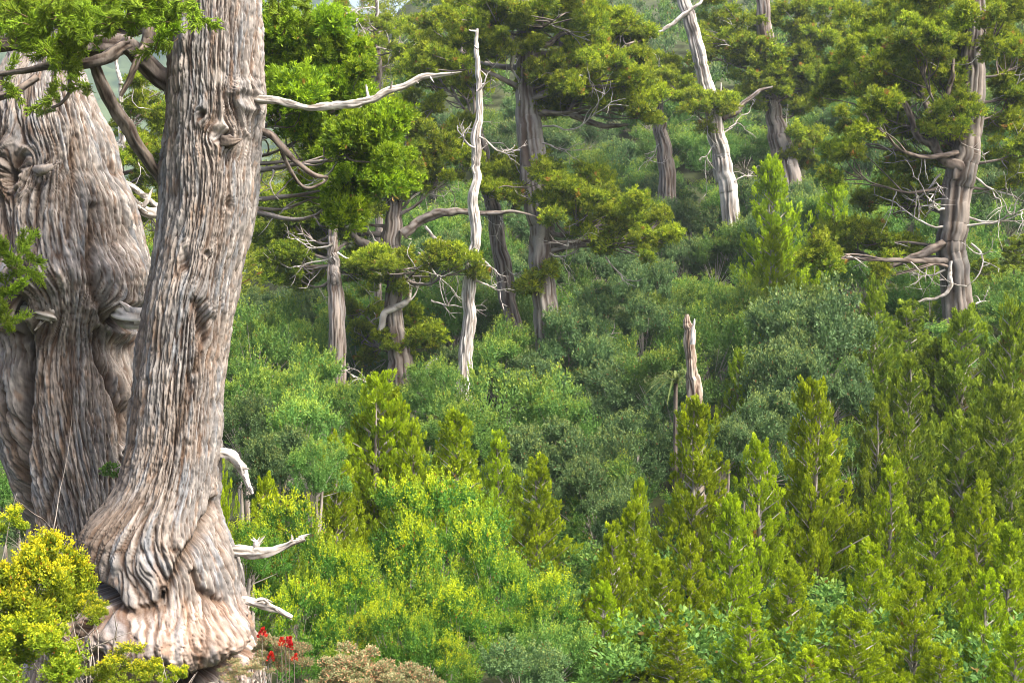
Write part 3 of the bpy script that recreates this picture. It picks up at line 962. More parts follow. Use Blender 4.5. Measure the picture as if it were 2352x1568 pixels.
def old_pine(label, trunk_px, D, pads, dead=(), kind='pine', cs=0.42, limb_r=0.07, group=None, wig=0.06, name='old_pine', bare=(), pal=BARK, limb_pal=BARK, fur=0.22, dens=1.0):
    """trunk_px: (px, py, half-width) from the top down; pads: (px, py, rx, ry[, join py]) of foliage; dead: (px, py, dx, dy, length m)"""
    low = at(trunk_px[-1][0], trunk_px[-1][1], D)
    g = gz(low)
    base = np.array([low[0], low[1], min(g, low[2])])
    r = thing(name, label, 'tree', base, group)
    pts = list(trunk_px)
    last = pts[-1]
    if g < low[2] - 0.05:
        k_ = m_px(D)
        pts.append((last[0], last[1] + (low[2] - g + 0.3) / k_, last[2] * 1.3))
    V = px_limb(pts, D, pal=pal, ncol=44, amp=fur, seed=last[0] * 0.13, wig=wig, freq=2.0, n=200)
    parts = [V]
    wood('trunk', parts, r, 'bark')
    ty = np.array([p[1] for p in trunk_px], float); tx = np.array([p[0] for p in trunk_px], float); tw = np.array([p[2] for p in trunk_px], float)
    rnd = np.random.default_rng(int(abs(trunk_px[0][0] * 7 + D)))
    for pad in pads:
        px, py, rx, ry = pad[:4]
        jy = pad[4] if len(pad) > 4 else py + 0.35 * abs(px - np.interp(py, ty, tx)) + 0.3 * ry
        jy = min(max(jy, ty[0] + 5), ty[-1] - 5)
        jx = np.interp(jy, ty, tx)
        dD = rnd.normal() * 0.9
        s0 = np.array([*at(jx, jy, D)]); e0 = at(px, py + ry * 0.35, D + dD)
        mid = (s0 + e0) / 2 + np.array([0, 0, -0.12 * np.linalg.norm(e0 - s0) * rnd.uniform(-0.3, 1)]) + rnd.normal(size=3) * 0.12
        L = np.linalg.norm(e0 - s0)
        r0 = min(limb_r * (0.55 + 0.25 * L / 1.5), np.interp(jy, ty, tw) * m_px(D) * 0.6)
        n = max(10, int(L / 0.12))
        path = spline([s0, mid, e0], n)
        path += np.stack([0.05 * noise(np.linspace(0, L * 2, n), px * 0.1 + 3 * j, py * 0.1) for j in range(3)], 1) * np.linspace(0, 1, n)[:, None]
        limb = [tube(path, r0 * np.linspace(1, 0.10, n), 7, limb_pal, 0.2, 1, px * 0.1)]
        area = rx * ry * m_px(D) ** 2 * PI
        nc = max(3, int(dens * 2.6 * area / (cs * cs * 0.9)))
        ps = []
        sat = [(px + rx * rnd.uniform(0.7, 1.4) * math.cos(b_), py + ry * rnd.uniform(0.7, 1.5) * math.sin(b_), rx * 0.38, ry * 0.45) for b_ in rnd.uniform(0, 2 * PI, 4)]
        home = (px, py, rx, ry)
        for i in range(nc):
            px, py, rx, ry = home if rnd.random() < 0.6 else sat[rnd.integers(4)]
            a = rnd.uniform(0, 2 * PI); q = math.sqrt(rnd.random())
            z = rnd.normal() * 0.5 * rx * m_px(D)
            p = at(px + 1.2 * rx * q * math.cos(a), py + 1.3 * ry * q * math.sin(a), D + dD + np.clip(z, -1.3, 1.3))
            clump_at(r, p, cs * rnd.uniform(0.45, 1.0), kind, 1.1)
            ps.append(p)
        px, py, rx, ry = home
        for p in ps[:10]:
            b = path[rnd.integers(n // 2, n)]
            c = spline([b, (b + p) / 2 + rnd.normal(size=3) * 0.08 - np.array([0, 0, 0.05]), p - np.array([0, 0, 0.05])], 7)
            limb.append(tube(c, r0 * 0.32 * np.linspace(1, 0.3, 7), 4, limb_pal, 0.1))
        for i in range(2):
            b = path[rnd.integers(n // 3, n)]
            limb += twigs(b, np.array([rnd.normal(), rnd.normal() * 0.5, rnd.normal() * 0.6 - 0.3]), rnd.uniform(0.4, 0.9), 0.014, rnd, DEAD, 1, 4, 0.5, 2)
        wood('branch', limb, r, 'bark')
    for (px, py, dx, dy, ln) in dead:
        d = dx * RIGHT - dy * UP + rnd.normal() * 0.3 * FWD
        wood('dead_branch', twigs(at(px, py, D - 0.15), d, ln, 0.028, rnd, DEAD, 2, 5, 0.42, 4), r)
    for pl in bare:
        if pl[0] == 'living':
            wood('branch', [px_limb(pl[1:], D - 0.2, pal=limb_pal, ncol=12, amp=0.3, seed=pl[1][0] * 0.2, wig=0.05, freq=1.5)], r, 'bark')
            continue
        wood('dead_branch', [px_limb(pl, D - 0.25, pal=DEAD, ncol=7, amp=0.3, seed=pl[0][0] * 0.2, wig=0.06)], r)
    return r

# ------------------------------------------------------------------ limbs and dead branches of the two great trunks
def limb_part(name, pts, D, root, pal=BARK, mat='bark', **kw):
    ps = [px_limb(pts, D, pal=pal, seed=pts[0][0] * 0.37 + pts[0][1] * 0.11, **kw)]
    if name == 'dead_branch':                  # broken, not pointed
        rnd = np.random.default_rng(int(pts[0][0] + pts[0][1]))
        a, b = pts[-2], pts[-1]
        pa, pb = (at(q[0], q[1], D + (q[3] if len(q) > 3 else 0)) for q in (a, b))
        ps += splinters(pa * 0.3 + pb * 0.7, pb - pa, max(b[2], a[2] * 0.6) * m_px(D), rnd, pal)
        for j in range(3):                     # little side stubs
            u = rnd.uniform(0.25, 0.9) * (len(pts) - 1)
            i = int(u)
            q = [pts[i][k] + (u - i) * (pts[i + 1][k] - pts[i][k]) for k in range(3)]
            dp = (pts[i][3] if len(pts[i]) > 3 else 0)
            p0 = at(q[0], q[1], D + dp)
            r_ = q[2] * m_px(D)
            dv = rnd.normal() * RIGHT + rnd.normal() * UP - 0.4 * FWD
            dv /= np.linalg.norm(dv)
            ps.append(tube(np.linspace(p0, p0 + dv * r_ * rnd.uniform(1.5, 3.2), 5), r_ * np.array([0.5, 0.45, 0.36, 0.25, 0.12]), 6, pal, 0.3, 1, j + pts[0][0]))
    return wood(name, ps, root, mat)


limb_part('dead_branch', [(560, 236, 13), (600, 236, 10, -.2), (650, 239, 8, -.25), (705, 245, 7, -.3), (755, 242, 8, -.3), (800, 236, 8, -.3), (845, 228, 8, -.3), (880, 216, 8.5, -.3), (925, 203, 6.5, -.3), (965, 184, 6, -.3), (1010, 172, 4.5, -.3), (1058, 167, 1.2, -.3)], FRONT_D, front_root, DEAD, 'deadwood', amp=0.45, wig=0.035, ncol=18, freq=1.3)
limb_part('dead_branch', [(846, 226, 4, -.3), (843, 210, 3, -.32), (841, 195, 1.2, -.3)], FRONT_D, front_root, DEAD, 'deadwood', amp=0.2)
limb_part('dead_branch', [(488, 1042, 11), (515, 1044, 10), (538, 1056, 11), (556, 1080, 10), (570, 1103, 6), (582, 1130, 3.0)], FRONT_D, front_root, DEAD, 'deadwood', amp=0.6, wig=0.03, ncol=18, freq=1.2)
limb_part('dead_branch', [(515, 1266, 15), (550, 1268, 16), (585, 1270, 14), (612, 1264, 12), (640, 1252, 9), (672, 1240, 7), (700, 1231, 5)], FRONT_D, front_root, DEAD, 'deadwood', amp=0.6, wig=0.035, ncol=20, freq=1.3)
limb_part('dead_branch', [(588, 1255, 7), (590, 1248, 8), (594, 1243, 5)], FRONT_D - .1, front_root, DEAD, 'deadwood', amp=0.3)
limb_part('dead_branch', [(540, 1372, 10), (575, 1376, 8), (610, 1388, 7.5), (642, 1404, 6), (668, 1420, 3.5)], FRONT_D, front_root, DEAD, 'deadwood', amp=0.6, wig=0.03, ncol=18, freq=1.2)
limb_part('dead_branch', [(590, 1378, 4), (605, 1375, 5), (618, 1385, 3)], FRONT_D - .05, front_root, DEAD, 'deadwood', amp=0.3)
limb_part('branch_stub', [(508, 326, 8, -.1), (519, 327, 17, -.30), (532, 326, 13, -.36), (545, 323, 6, -.36), (556, 320, 1.5, -.33)], FRONT_D, front_root, LIMB, 'bark', amp=0.3, ncol=14)
# living limbs that cross between the two trunks
limb_part('limb', [(395, 196, 27, .0), (360, 168, 24, -.05), (325, 128, 21, -.1), (295, 104, 20, -.15), (262, 100, 24, -.2), (225, 104, 30, -.25), (180, 116, 22, -.3), (130, 112, 18, -.4), (60, 100, 19, -.4), (-40, 104, 18, -.4)], FRONT_D, front_root, LIMB, ncol=24, amp=0.4, freq=1.5, wig=0.03)
limb_part('limb', [(290, 95, 12, -.3), (262, 112, 13, -.4), (238, 134, 14, -.45), (205, 144, 13, -.5), (150, 148, 11, -.5), (100, 152, 9, -.5), (60, 160, 7, -.5), (0, 172, 5, -.5), (-30, 172, 4, -.5)], FRONT_D, front_root, LIMB, ncol=16, amp=0.4, wig=0.03)
limb_part('limb', [(214, 140, 12, -.45), (232, 190, 13, -.4), (258, 245, 14, -.35), (290, 292, 14, -.3), (318, 340, 13, -.2), (345, 380, 13, -.1), (376, 425, 13, .1), (392, 445, 12, .2)], FRONT_D, front_root, LIMB, ncol=18, amp=0.4, freq=1.5, wig=0.03)
limb_part('limb', [(345, 60, 15, -.2), (340, 95, 13, -.2), (325, 125, 8, -.3), (310, 160, 7, -.35), (296, 195, 6, -.35), (280, 222, 4, -.35)], FRONT_D, front_root, LIMB, ncol=12, amp=0.4, wig=0.02)
limb_part('limb', [(180, 40, 26, .3), (240, 66, 24, .2), (310, 60, 22, .1), (360, 30, 20, .0), (400, -10, 22, .0)], FRONT_D + .2, front_root, LIMB, ncol=20, amp=0.4, freq=1.5)
limb_part('limb', [(85, 178, 9, -.2), (60, 196, 8, -.25), (30, 212, 8, -.3), (-20, 226, 9, -.3)], REAR_D - .6, rear_root, LIMB, ncol=12, amp=0.4)
limb_part('limb', [(160, 150, 6, -.6), (160, 190, 4.5, -.7), (158, 215, 4, -.7), (140, 238, 4, -.7), (118, 248, 2.5, -.7)], FRONT_D, front_root, LIMB, ncol=8)
limb_part('limb', [(586, 298, 9, .1), (620, 310, 9, -.0), (645, 338, 8, -.1), (665, 362, 7, -.1), (690, 378, 6, -.1), (722, 402, 6, -.1), (756, 408, 3, -.1)], FRONT_D, front_root, LIMB, ncol=10, wig=0.03)
limb_part('limb', [(645, 338, 6, -.1), (652, 366, 5, -.05), (668, 392, 4.5, .0), (690, 420, 4, .05), (712, 432, 4, .05), (748, 418, 3, .1), (758, 404, 2, .1)], FRONT_D, front_root, LIMB, ncol=8, wig=0.03)
# dead stubs of the rear trunk
limb_part('dead_branch', [(270, 720, 20, -.35), (300, 728, 22, -.6), (325, 730, 20, -.65), (350, 730, 17, -.6)], REAR_D, rear_root, DEAD, 'deadwood', amp=0.4, ncol=24, freq=1.6)
limb_part('dead_branch', [(60, 712, 20, -.35), (88, 712, 17, -.75), (118, 722, 15, -.8), (128, 724, 8, -.7)], REAR_D, rear_root, DEAD, 'deadwood', amp=0.5, ncol=24, freq=1.8)
limb_part('dead_branch', [(250, 395, 6), (290, 420, 7, .3), (320, 440, 7, .5), (350, 462, 8, .7), (380, 490, 8, .8)], REAR_D, rear_root, DEAD, 'deadwood', amp=0.35, ncol=12, wig=0.02)
limb_part('dead_branch', [(280, 430, 10), (310, 465, 9, .3), (325, 482, 12, .4), (350, 490, 12, .4), (400, 488, 11, .5)], REAR_D, rear_root, DEAD, 'deadwood', amp=0.45, ncol=14, wig=0.02)
limb_part('dead_branch', [(325, 478, 6, .3), (338, 462, 7, .3), (347, 442, 1.5, .3)], REAR_D, rear_root, DEAD, 'deadwood', amp=0.3, ncol=8)
limb_part('limb', [(60, 640, 14, -.7), (20, 700, 17, -.9), (0, 745, 16, -1.0), (-60, 760, 16, -1.0)], REAR_D, rear_root, BARK, ncol=14, amp=0.3)
limb_part('dead_branch', [(75, 400, 10, -.55), (95, 392, 12, -.75), (112, 386, 9, -.78), (128, 378, 2, -.7)], REAR_D, rear_root, BARK, 'bark', amp=0.4, ncol=12)


def cord_cluster(root, cx, cy, rx, ry, D, n, s=0.30, up=0.4, spread=0.35, anchor=None):
    """hanging or spreading whipcord sprays"""
    for i in range(n):
        a = R_.uniform(0, 2 * PI); q = math.sqrt(R_.random())
        px, py = cx + rx * q * math.cos(a), cy + ry * q * math.sin(a)
        p = at(px, py, D + R_.normal() * spread)
        d = np.array([math.cos(a) * q, R_.normal() * 0.5, -math.sin(a) * q + up]) + 0.35 * R_.normal(size=3)
        d = unit(d)
        e = Vector(d).to_track_quat('Z', 'Y').to_euler()
        o = link('foliage_spray', CORD[int(R_.integers(len(CORD)))], root, tuple(p - d * s * 0.5 - np.array(root.location)), tuple(e), s * R_.uniform(0.75, 1.2))
        o.rotation_euler.rotate_axis('Z', R_.uniform(0, 6.28))


for (cx, cy, rx, ry, n) in ((50, 40, 60, 45, 15), (130, 35, 55, 40, 14), (195, 45, 45, 45, 12), (125, 105, 45, 40, 13), (35, 80, 45, 25, 8), (255, 45, 45, 40, 12), (300, 30, 40, 35, 8), (365, 45, 22, 35, 6), (420, 18, 60, 25, 8), (372, 95, 22, 35, 5), (250, 12, 90, 18, 9), (60, 8, 80, 14, 8), (330, 8, 50, 16, 6), (180, 95, 30, 40, 6)):
    cord_cluster(front_root, cx, cy, rx, ry, FRONT_D - 1.0, n, 0.33, up=0.15)
cord_cluster(front_root, 125, 230, 36, 28, FRONT_D - .7, 5, 0.24)
cord_cluster(front_root, 195, 200, 18, 34, FRONT_D - .7, 3, 0.26)
cord_cluster(front_root, 380, 205, 16, 40, FRONT_D + .1, 4, 0.25)
cord_cluster(front_root, 20, 190, 30, 25, REAR_D - .9, 4, 0.28)
cord_cluster(rear_root, 40, 590, 46, 52, REAR_D - 1.3, 16, 0.32, up=0.6)
cord_cluster(rear_root, 15, 660, 30, 40, REAR_D - 1.3, 7, 0.30)
cord_cluster(rear_root, 12, 735, 25, 20, REAR_D - 1.2, 5, 0.28)
cord_cluster(front_root, 640, 30, 45, 40, FRONT_D + .5, 9, 0.34)
cord_cluster(front_root, 700, 25, 25, 25, FRONT_D + .5, 4, 0.30)

# ------------------------------------------------------------------ pines standing in the middle distance
old_pine('broad bright green pine whose foliage fills the gap right of the leaning trunk', [(560, -60, 12), (545, 200, 16), (510, 500, 20), (450, 900, 24)], 16.0,
         [(690, 130, 75, 75), (760, 110, 45, 55), (730, 200, 80, 60), (660, 250, 50, 40), (800, 190, 35, 40), (800, 280, 75, 40, 330), (850, 330, 65, 55, 400), (760, 340, 60, 50, 380), (830, 420, 70, 50, 470), (740, 430, 50, 35, 470), (660, 180, 45, 50), (880, 390, 40, 45, 460), (720, 290, 60, 35)],
         kind='fine', cs=0.34, limb_r=0.05, dens=1.2)
old_pine('pine with a long crooked limb reaching right to the white snag', [(905, 420, 12), (903, 480, 17), (900, 560, 21), (908, 640, 21), (904, 720, 20), (915, 800, 25), (925, 880, 32)], 31.0,
         [(960, 250, 60, 35, 480), (1000, 310, 70, 35, 480), (930, 330, 50, 35, 470), (1020, 380, 70, 40, 500), (960, 420, 60, 30, 490), (880, 380, 60, 40, 470), (860, 450, 45, 30, 500), (960, 605, 80, 30, 650), (900, 590, 30, 25, 620), (1050, 610, 45, 25, 640), (940, 640, 60, 25, 660), (830, 780, 70, 25, 820), (900, 790, 50, 25, 830), (960, 760, 50, 40, 800), (830, 700, 60, 25, 740), (780, 470, 60, 35, 520), (700, 500, 80, 45, 540), (630, 450, 50, 40, 540), (650, 560, 60, 40, 580)],
         dead=[(960, 580, 0.7, 0.5, 1.6), (920, 700, 0.8, -0.3, 1.3), (900, 860, -0.9, 0.2, 1.6), (990, 690, 0.8, 0.2, 1.0), (930, 470, 0.8, -0.5, 1.5), (870, 560, -0.6, -0.7, 0.8)],
         bare=[['living', (925, 540, 13), (960, 508, 12), (1000, 490, 11), (1050, 484, 8), (1100, 490, 6), (1145, 490, 5), (1185, 487, 3), (1240, 500, 1)], ['living', (890, 566, 10), (850, 560, 10), (822, 550, 9), (812, 530, 7), (822, 510, 5)], [(872, 760, 7), (885, 720, 10), (915, 705, 9), (935, 685, 7), (945, 660, 3)], [(1002, 822, 4), (985, 840, 6), (978, 868, 5), (985, 895, 3), (982, 920, 1)], [(975, 515, 3), (1005, 550, 4), (1040, 570, 4), (1080, 590, 3), (1105, 604, 1)]])
old_pine('tall slender bleached white snag between two living pines', [(1095, 66, 3), (1097, 110, 5), (1098, 160, 6), (1101, 210, 6), (1102, 270, 8), (1096, 320, 11), (1092, 370, 10), (1094, 410, 9), (1088, 460, 11), (1092, 540, 11), (1088, 580, 11), (1080, 650, 14), (1077, 720, 14), (1072, 800, 15), (1067, 880, 18)], 30.0, [],
         dead=[(1100, 315, 1, -0.1, 0.9), (1095, 210, 0.9, -0.4, 0.6), (1090, 340, -0.8, -0.5, 0.8), (1098, 590, 0.9, 0.5, 0.7), (1095, 645, 1, -0.1, 0.6), (1090, 400, -0.6, -0.7, 0.6)], pal=DEAD, name='dead_snag', fur=0.3, wig=0.05,
         bare=[[(1095, 72, 3), (1075, 66, 1.5)], [(1098, 112, 3), (1086, 104, 1.2)]])
old_pine('dark slender trunk slanting down behind the white snag', [(1088, 280, 12), (1105, 340, 15), (1118, 420, 16), (1135, 490, 17), (1145, 560, 17), (1160, 640, 18), (1172, 720, 18), (1195, 820, 20)], 33.5,
         [(1080, 130, 50, 50, 300), (1060, 200, 50, 30, 310), (1150, 410, 40, 35, 470), (1000, 160, 60, 40, 310), (1160, 380, 40, 25, 450)], dead=[(1130, 480, 0.7, 0.5, 1.0), (1150, 600, 0.6, 0.6, 0.8)])
old_pine('great central pine with broad spreading crown and straight ribbed trunk', [(1215, -40, 16), (1212, 60, 19), (1208, 180, 21), (1212, 270, 26), (1220, 340, 29), (1228, 420, 29), (1238, 500, 28), (1246, 600, 27), (1250, 700, 27), (1258, 790, 28), (1264, 880, 31)], 32.0,
         [(1290, 20, 110, 35), (1120, 30, 100, 40), (1000, 70, 70, 45), (1010, 130, 60, 30), (1140, 90, 70, 35), (1300, 90, 90, 40), (1390, 60, 60, 35), (1430, 100, 70, 40), (1460, 85, 40, 30), (1240, 160, 60, 35), (1300, 170, 80, 35), (1370, 170, 60, 40, 230), (1440, 160, 60, 30, 230), (1420, 215, 80, 35, 250), (1460, 230, 50, 35, 260), (1320, 230, 70, 30, 260), (1250, 230, 60, 22, 260), (1230, 390, 65, 30, 430), (1180, 420, 55, 25, 450), (1330, 430, 60, 35, 490), (1350, 480, 90, 40, 520), (1420, 540, 90, 30, 560), (1460, 560, 60, 30, 580), (1400, 500, 60, 35, 540), (1510, 520, 35, 25, 560), (1225, 630, 40, 22, 650), (1230, 740, 35, 14, 750), (1340, 420, 40, 20, 470)],
         dead=[(1245, 290, 1, 0.15, 2.2), (1235, 330, 0.9, -0.1, 1.0), (1205, 345, -0.9, 0.3, 0.6), (1200, 110, -0.3, -0.9, 1.6), (1260, 580, 0.9, 0.5, 1.2), (1272, 760, 0.9, 0.1, 1.2), (1280, 500, 0.3, 0.9, 1.2), (1390, 590, 0.3, 0.9, 0.8), (1200, 90, -0.6, 0.4, 1.2), (1270, 60, 0.6, 0.5, 1.0)],
         bare=[[(1180, 70, 4), (1178, 120, 6), (1175, 160, 4), (1190, 190, 3), (1196, 230, 2)], ['living', (1230, 90, 8), (1260, 100, 7), (1290, 80, 5), (1320, 82, 3)], ['living', (1300, 250, 9), (1340, 275, 8), (1390, 290, 6), (1440, 285, 3)]], limb_r=0.09, dens=1.1, pal=dict(a=(.33, .30, .27), b=(.24, .225, .21), c=(.085, .06, .045)))
old_pine('leaning grey half-dead trunk with bleached upper stem on the slope', [(1560, -40, 12), (1580, 30, 15), (1598, 100, 15), (1616, 170, 14), (1630, 225, 15), (1642, 290, 18), (1655, 350, 20), (1665, 400, 21), (1675, 470, 19), (1692, 570, 20)], 41.0,
         [(1600, 240, 70, 30, 280), (1570, 150, 45, 30, 200), (1560, 215, 50, 30, 250)], dead=[(1655, 190, 0.1, 0.9, 1.6), (1640, 330, -0.4, 0.8, 1.2), (1660, 310, 0.7, -0.5, 1.4), (1675, 420, 0.7, -0.2, 1.0)],
         bare=[[(1582, 30, 6), (1545, 55, 5), (1515, 72, 4), (1492, 90, 3)], [(1580, 30, 4), (1610, 5, 4), (1625, -20, 3)], ['living', (1660, 275, 7), (1685, 260, 7), (1710, 235, 6), (1740, 212, 5), (1775, 198, 3)]], pal=dict(a=(.45, .42, .39), b=(.33, .31, .29), c=(.13, .10, .08)), fur=0.3)
old_pine('pine with red-brown trunk foot behind the tall narrow young pine', [(1748, -40, 14), (1756, 60, 16), (1766, 130, 18), (1772, 200, 16), (1778, 270, 18), (1790, 330, 23), (1806, 400, 27)], 43.0,
         [(1680, 30, 60, 40), (1660, 80, 50, 35), (1700, 120, 60, 25), (1840, 60, 60, 50, 120), (1870, 110, 60, 40, 150), (1820, 150, 55, 30, 190), (1760, 170, 60, 40, 210), (1830, 190, 70, 40, 230), (1760, 215, 50, 25, 240), (1880, 200, 50, 40, 240), (1660, 130, 50, 25, 160), (1840, 240, 50, 20, 260), (1830, 330, 40, 30, 340), (1870, 330, 50, 30, 350), (1740, 120, 35, 20)],
         dead=[(1810, 240, -0.2, 0.9, 1.2), (1790, 310, 0.5, 0.6, 0.8), (1750, 110, -0.9, 0.4, 1.4)])
old_pine('large dark-limbed pine with dead twigs standing at the right edge', [(2238, -40, 20), (2240, 60, 22), (2236, 150, 24), (2228, 250, 27), (2220, 330, 30), (2210, 390, 33), (2198, 450, 32), (2190, 520, 32), (2188, 580, 32), (2194, 650, 33), (2202, 740, 36)], 27.0,
         [(2010, 70, 60, 60, 300), (2080, 40, 70, 50, 280), (2150, 70, 60, 70, 250), (2190, 120, 50, 60, 260), (2100, 110, 60, 50, 300), (2030, 150, 55, 50, 340), (1960, 180, 60, 45, 340), (2060, 190, 50, 40, 340), (2160, 190, 45, 50, 330), (1980, 250, 50, 30, 350), (2030, 270, 40, 30, 350), (1970, 310, 55, 40, 370), (2060, 330, 50, 30, 380), (2180, 290, 50, 50, 370), (2220, 250, 40, 45, 330), (2300, 60, 60, 50, 120), (2320, 140, 50, 50, 180), (2310, 260, 50, 40, 300), (2340, 200, 40, 40, 240), (2270, 30, 50, 40, 80), (2000, 550, 55, 25, 570), (1920, 560, 70, 25, 590), (1890, 580, 50, 22, 600), (2030, 590, 55, 28, 600), (2060, 620, 40, 18, 620), (2090, 420, 70, 40, 450), (2050, 480, 60, 35, 500), (1950, 390, 40, 35, 420), (2120, 360, 40, 30, 390), (2320, 350, 50, 25, 380), (2330, 430, 40, 20, 430)],
         dead=[(2215, 520, 1, -0.1, 1.7), (2230, 560, 0.8, 0.6, 1.2), (2170, 480, -0.9, -0.1, 1.5), (2225, 395, 1, 0.3, 2.0), (2160, 400, -0.8, 0.5, 1.2), (2170, 620, -0.9, 0.4, 0.8), (2215, 700, 0.9, -0.2, 0.7), (2170, 520, -0.9, 0.2, 1.3), (2225, 500, 0.9, 0.4, 1.3)],
         bare=[[(2190, 600, 3), (2186, 640, 5), (2178, 670, 5), (2150, 685, 4), (2120, 690, 3), (2082, 703, 1.5)], ['living', (2168, 560, 10), (2140, 572, 11), (2105, 590, 10), (2070, 600, 7), (2030, 612, 4)], ['living', (2212, 388, 13), (2175, 372, 12), (2150, 345, 10), (2140, 300, 12), (2130, 250, 9), (2120, 200, 6), (2135, 120, 4)], ['living', (2150, 345, 9), (2110, 310, 8), (2085, 250, 7), (2060, 200, 5)], ['living', (2140, 300, 8), (2165, 240, 8), (2185, 190, 6), (2190, 140, 4)], ['living', (2165, 240, 6), (2200, 215, 4), (2235, 180, 2)]],
         limb_r=0.06, cs=0.38, kind='pine', pal=dict(a=(.22, .19, .165), b=(.15, .14, .13), c=(.045, .03, .02)), limb_pal=LIMB)
old_pine('thin wispy pine standing against the white sky', [(862, -30, 3), (866, 40, 4), (862, 110, 5), (870, 180, 7)], 38.0, [(810, 20, 50, 16), (830, 60, 45, 16), (900, 60, 50, 16), (790, 110, 40, 22), (920, 100, 50, 25), (880, 150, 50, 22), (830, 160, 40, 20), (780, 60, 20, 14)], cs=0.30, dens=0.55,
         dead=[(865, 40, 0.6, -0.7, 1.2), (862, 20, -0.7, -0.5, 1.0), (868, 110, 0.9, -0.3, 1.2), (866, 70, -0.9, -0.2, 1.0)])
old_pine('far dead white snag seen through the gap between the great trunks', [(268, 110, 3), (272, 160, 4), (276, 230, 5), (278, 290, 6), (278, 350, 8), (276, 410, 9)], 26.0, [(300, 180, 20, 12), (360, 440, 40, 35, 400), (330, 470, 45, 35, 400), (300, 250, 25, 22, 300), (370, 290, 28, 35, 340), (310, 345, 36, 28, 380), (385, 400, 30, 30, 400), (350, 520, 40, 30, 405), (330, 240, 45, 25, 300), (350, 200, 35, 25, 300), (340, 300, 40, 25, 340), (255, 300, 20, 18, 330), (360, 350, 30, 25, 380), (330, 400, 40, 25, 400), (250, 360, 15, 20, 380)], pal=DEAD, cs=0.30, name='dead_snag')
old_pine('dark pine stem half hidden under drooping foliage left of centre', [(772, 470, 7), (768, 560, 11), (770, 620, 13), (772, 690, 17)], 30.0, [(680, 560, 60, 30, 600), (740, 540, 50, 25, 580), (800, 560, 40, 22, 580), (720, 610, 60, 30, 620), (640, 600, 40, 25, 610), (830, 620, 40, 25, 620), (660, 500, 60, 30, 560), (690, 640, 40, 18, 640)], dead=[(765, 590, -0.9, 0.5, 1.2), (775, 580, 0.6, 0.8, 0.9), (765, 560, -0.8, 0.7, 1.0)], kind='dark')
old_pine('broken stump of a trunk on the upper slope beside the leaning grey trunk', [(1500, 190, 8), (1512, 240, 11), (1518, 300, 14), (1530, 372, 18)], 44.0, [(1480, 190, 40, 22), (1500, 160, 40, 25), (1530, 210, 40, 20)], dead=[(1510, 240, 0.8, -0.2, 1.0), (1515, 330, -0.6, 0.6, 1.0)])
old_pine('short splintered dead stump among shrubs right of centre', [(1577, 722, 3), (1580, 745, 8), (1584, 770, 11), (1586, 820, 12), (1588, 860, 13), (1596, 920, 17)], 21.0, [], name='dead_stump', pal=dict(a=(.40, .34, .28), b=(.26, .20, .15), c=(.10, .06, .04)), fur=0.45, wig=0.02,
         bare=[[(1592, 790, 5), (1593, 755, 4), (1594, 732, 1)]])

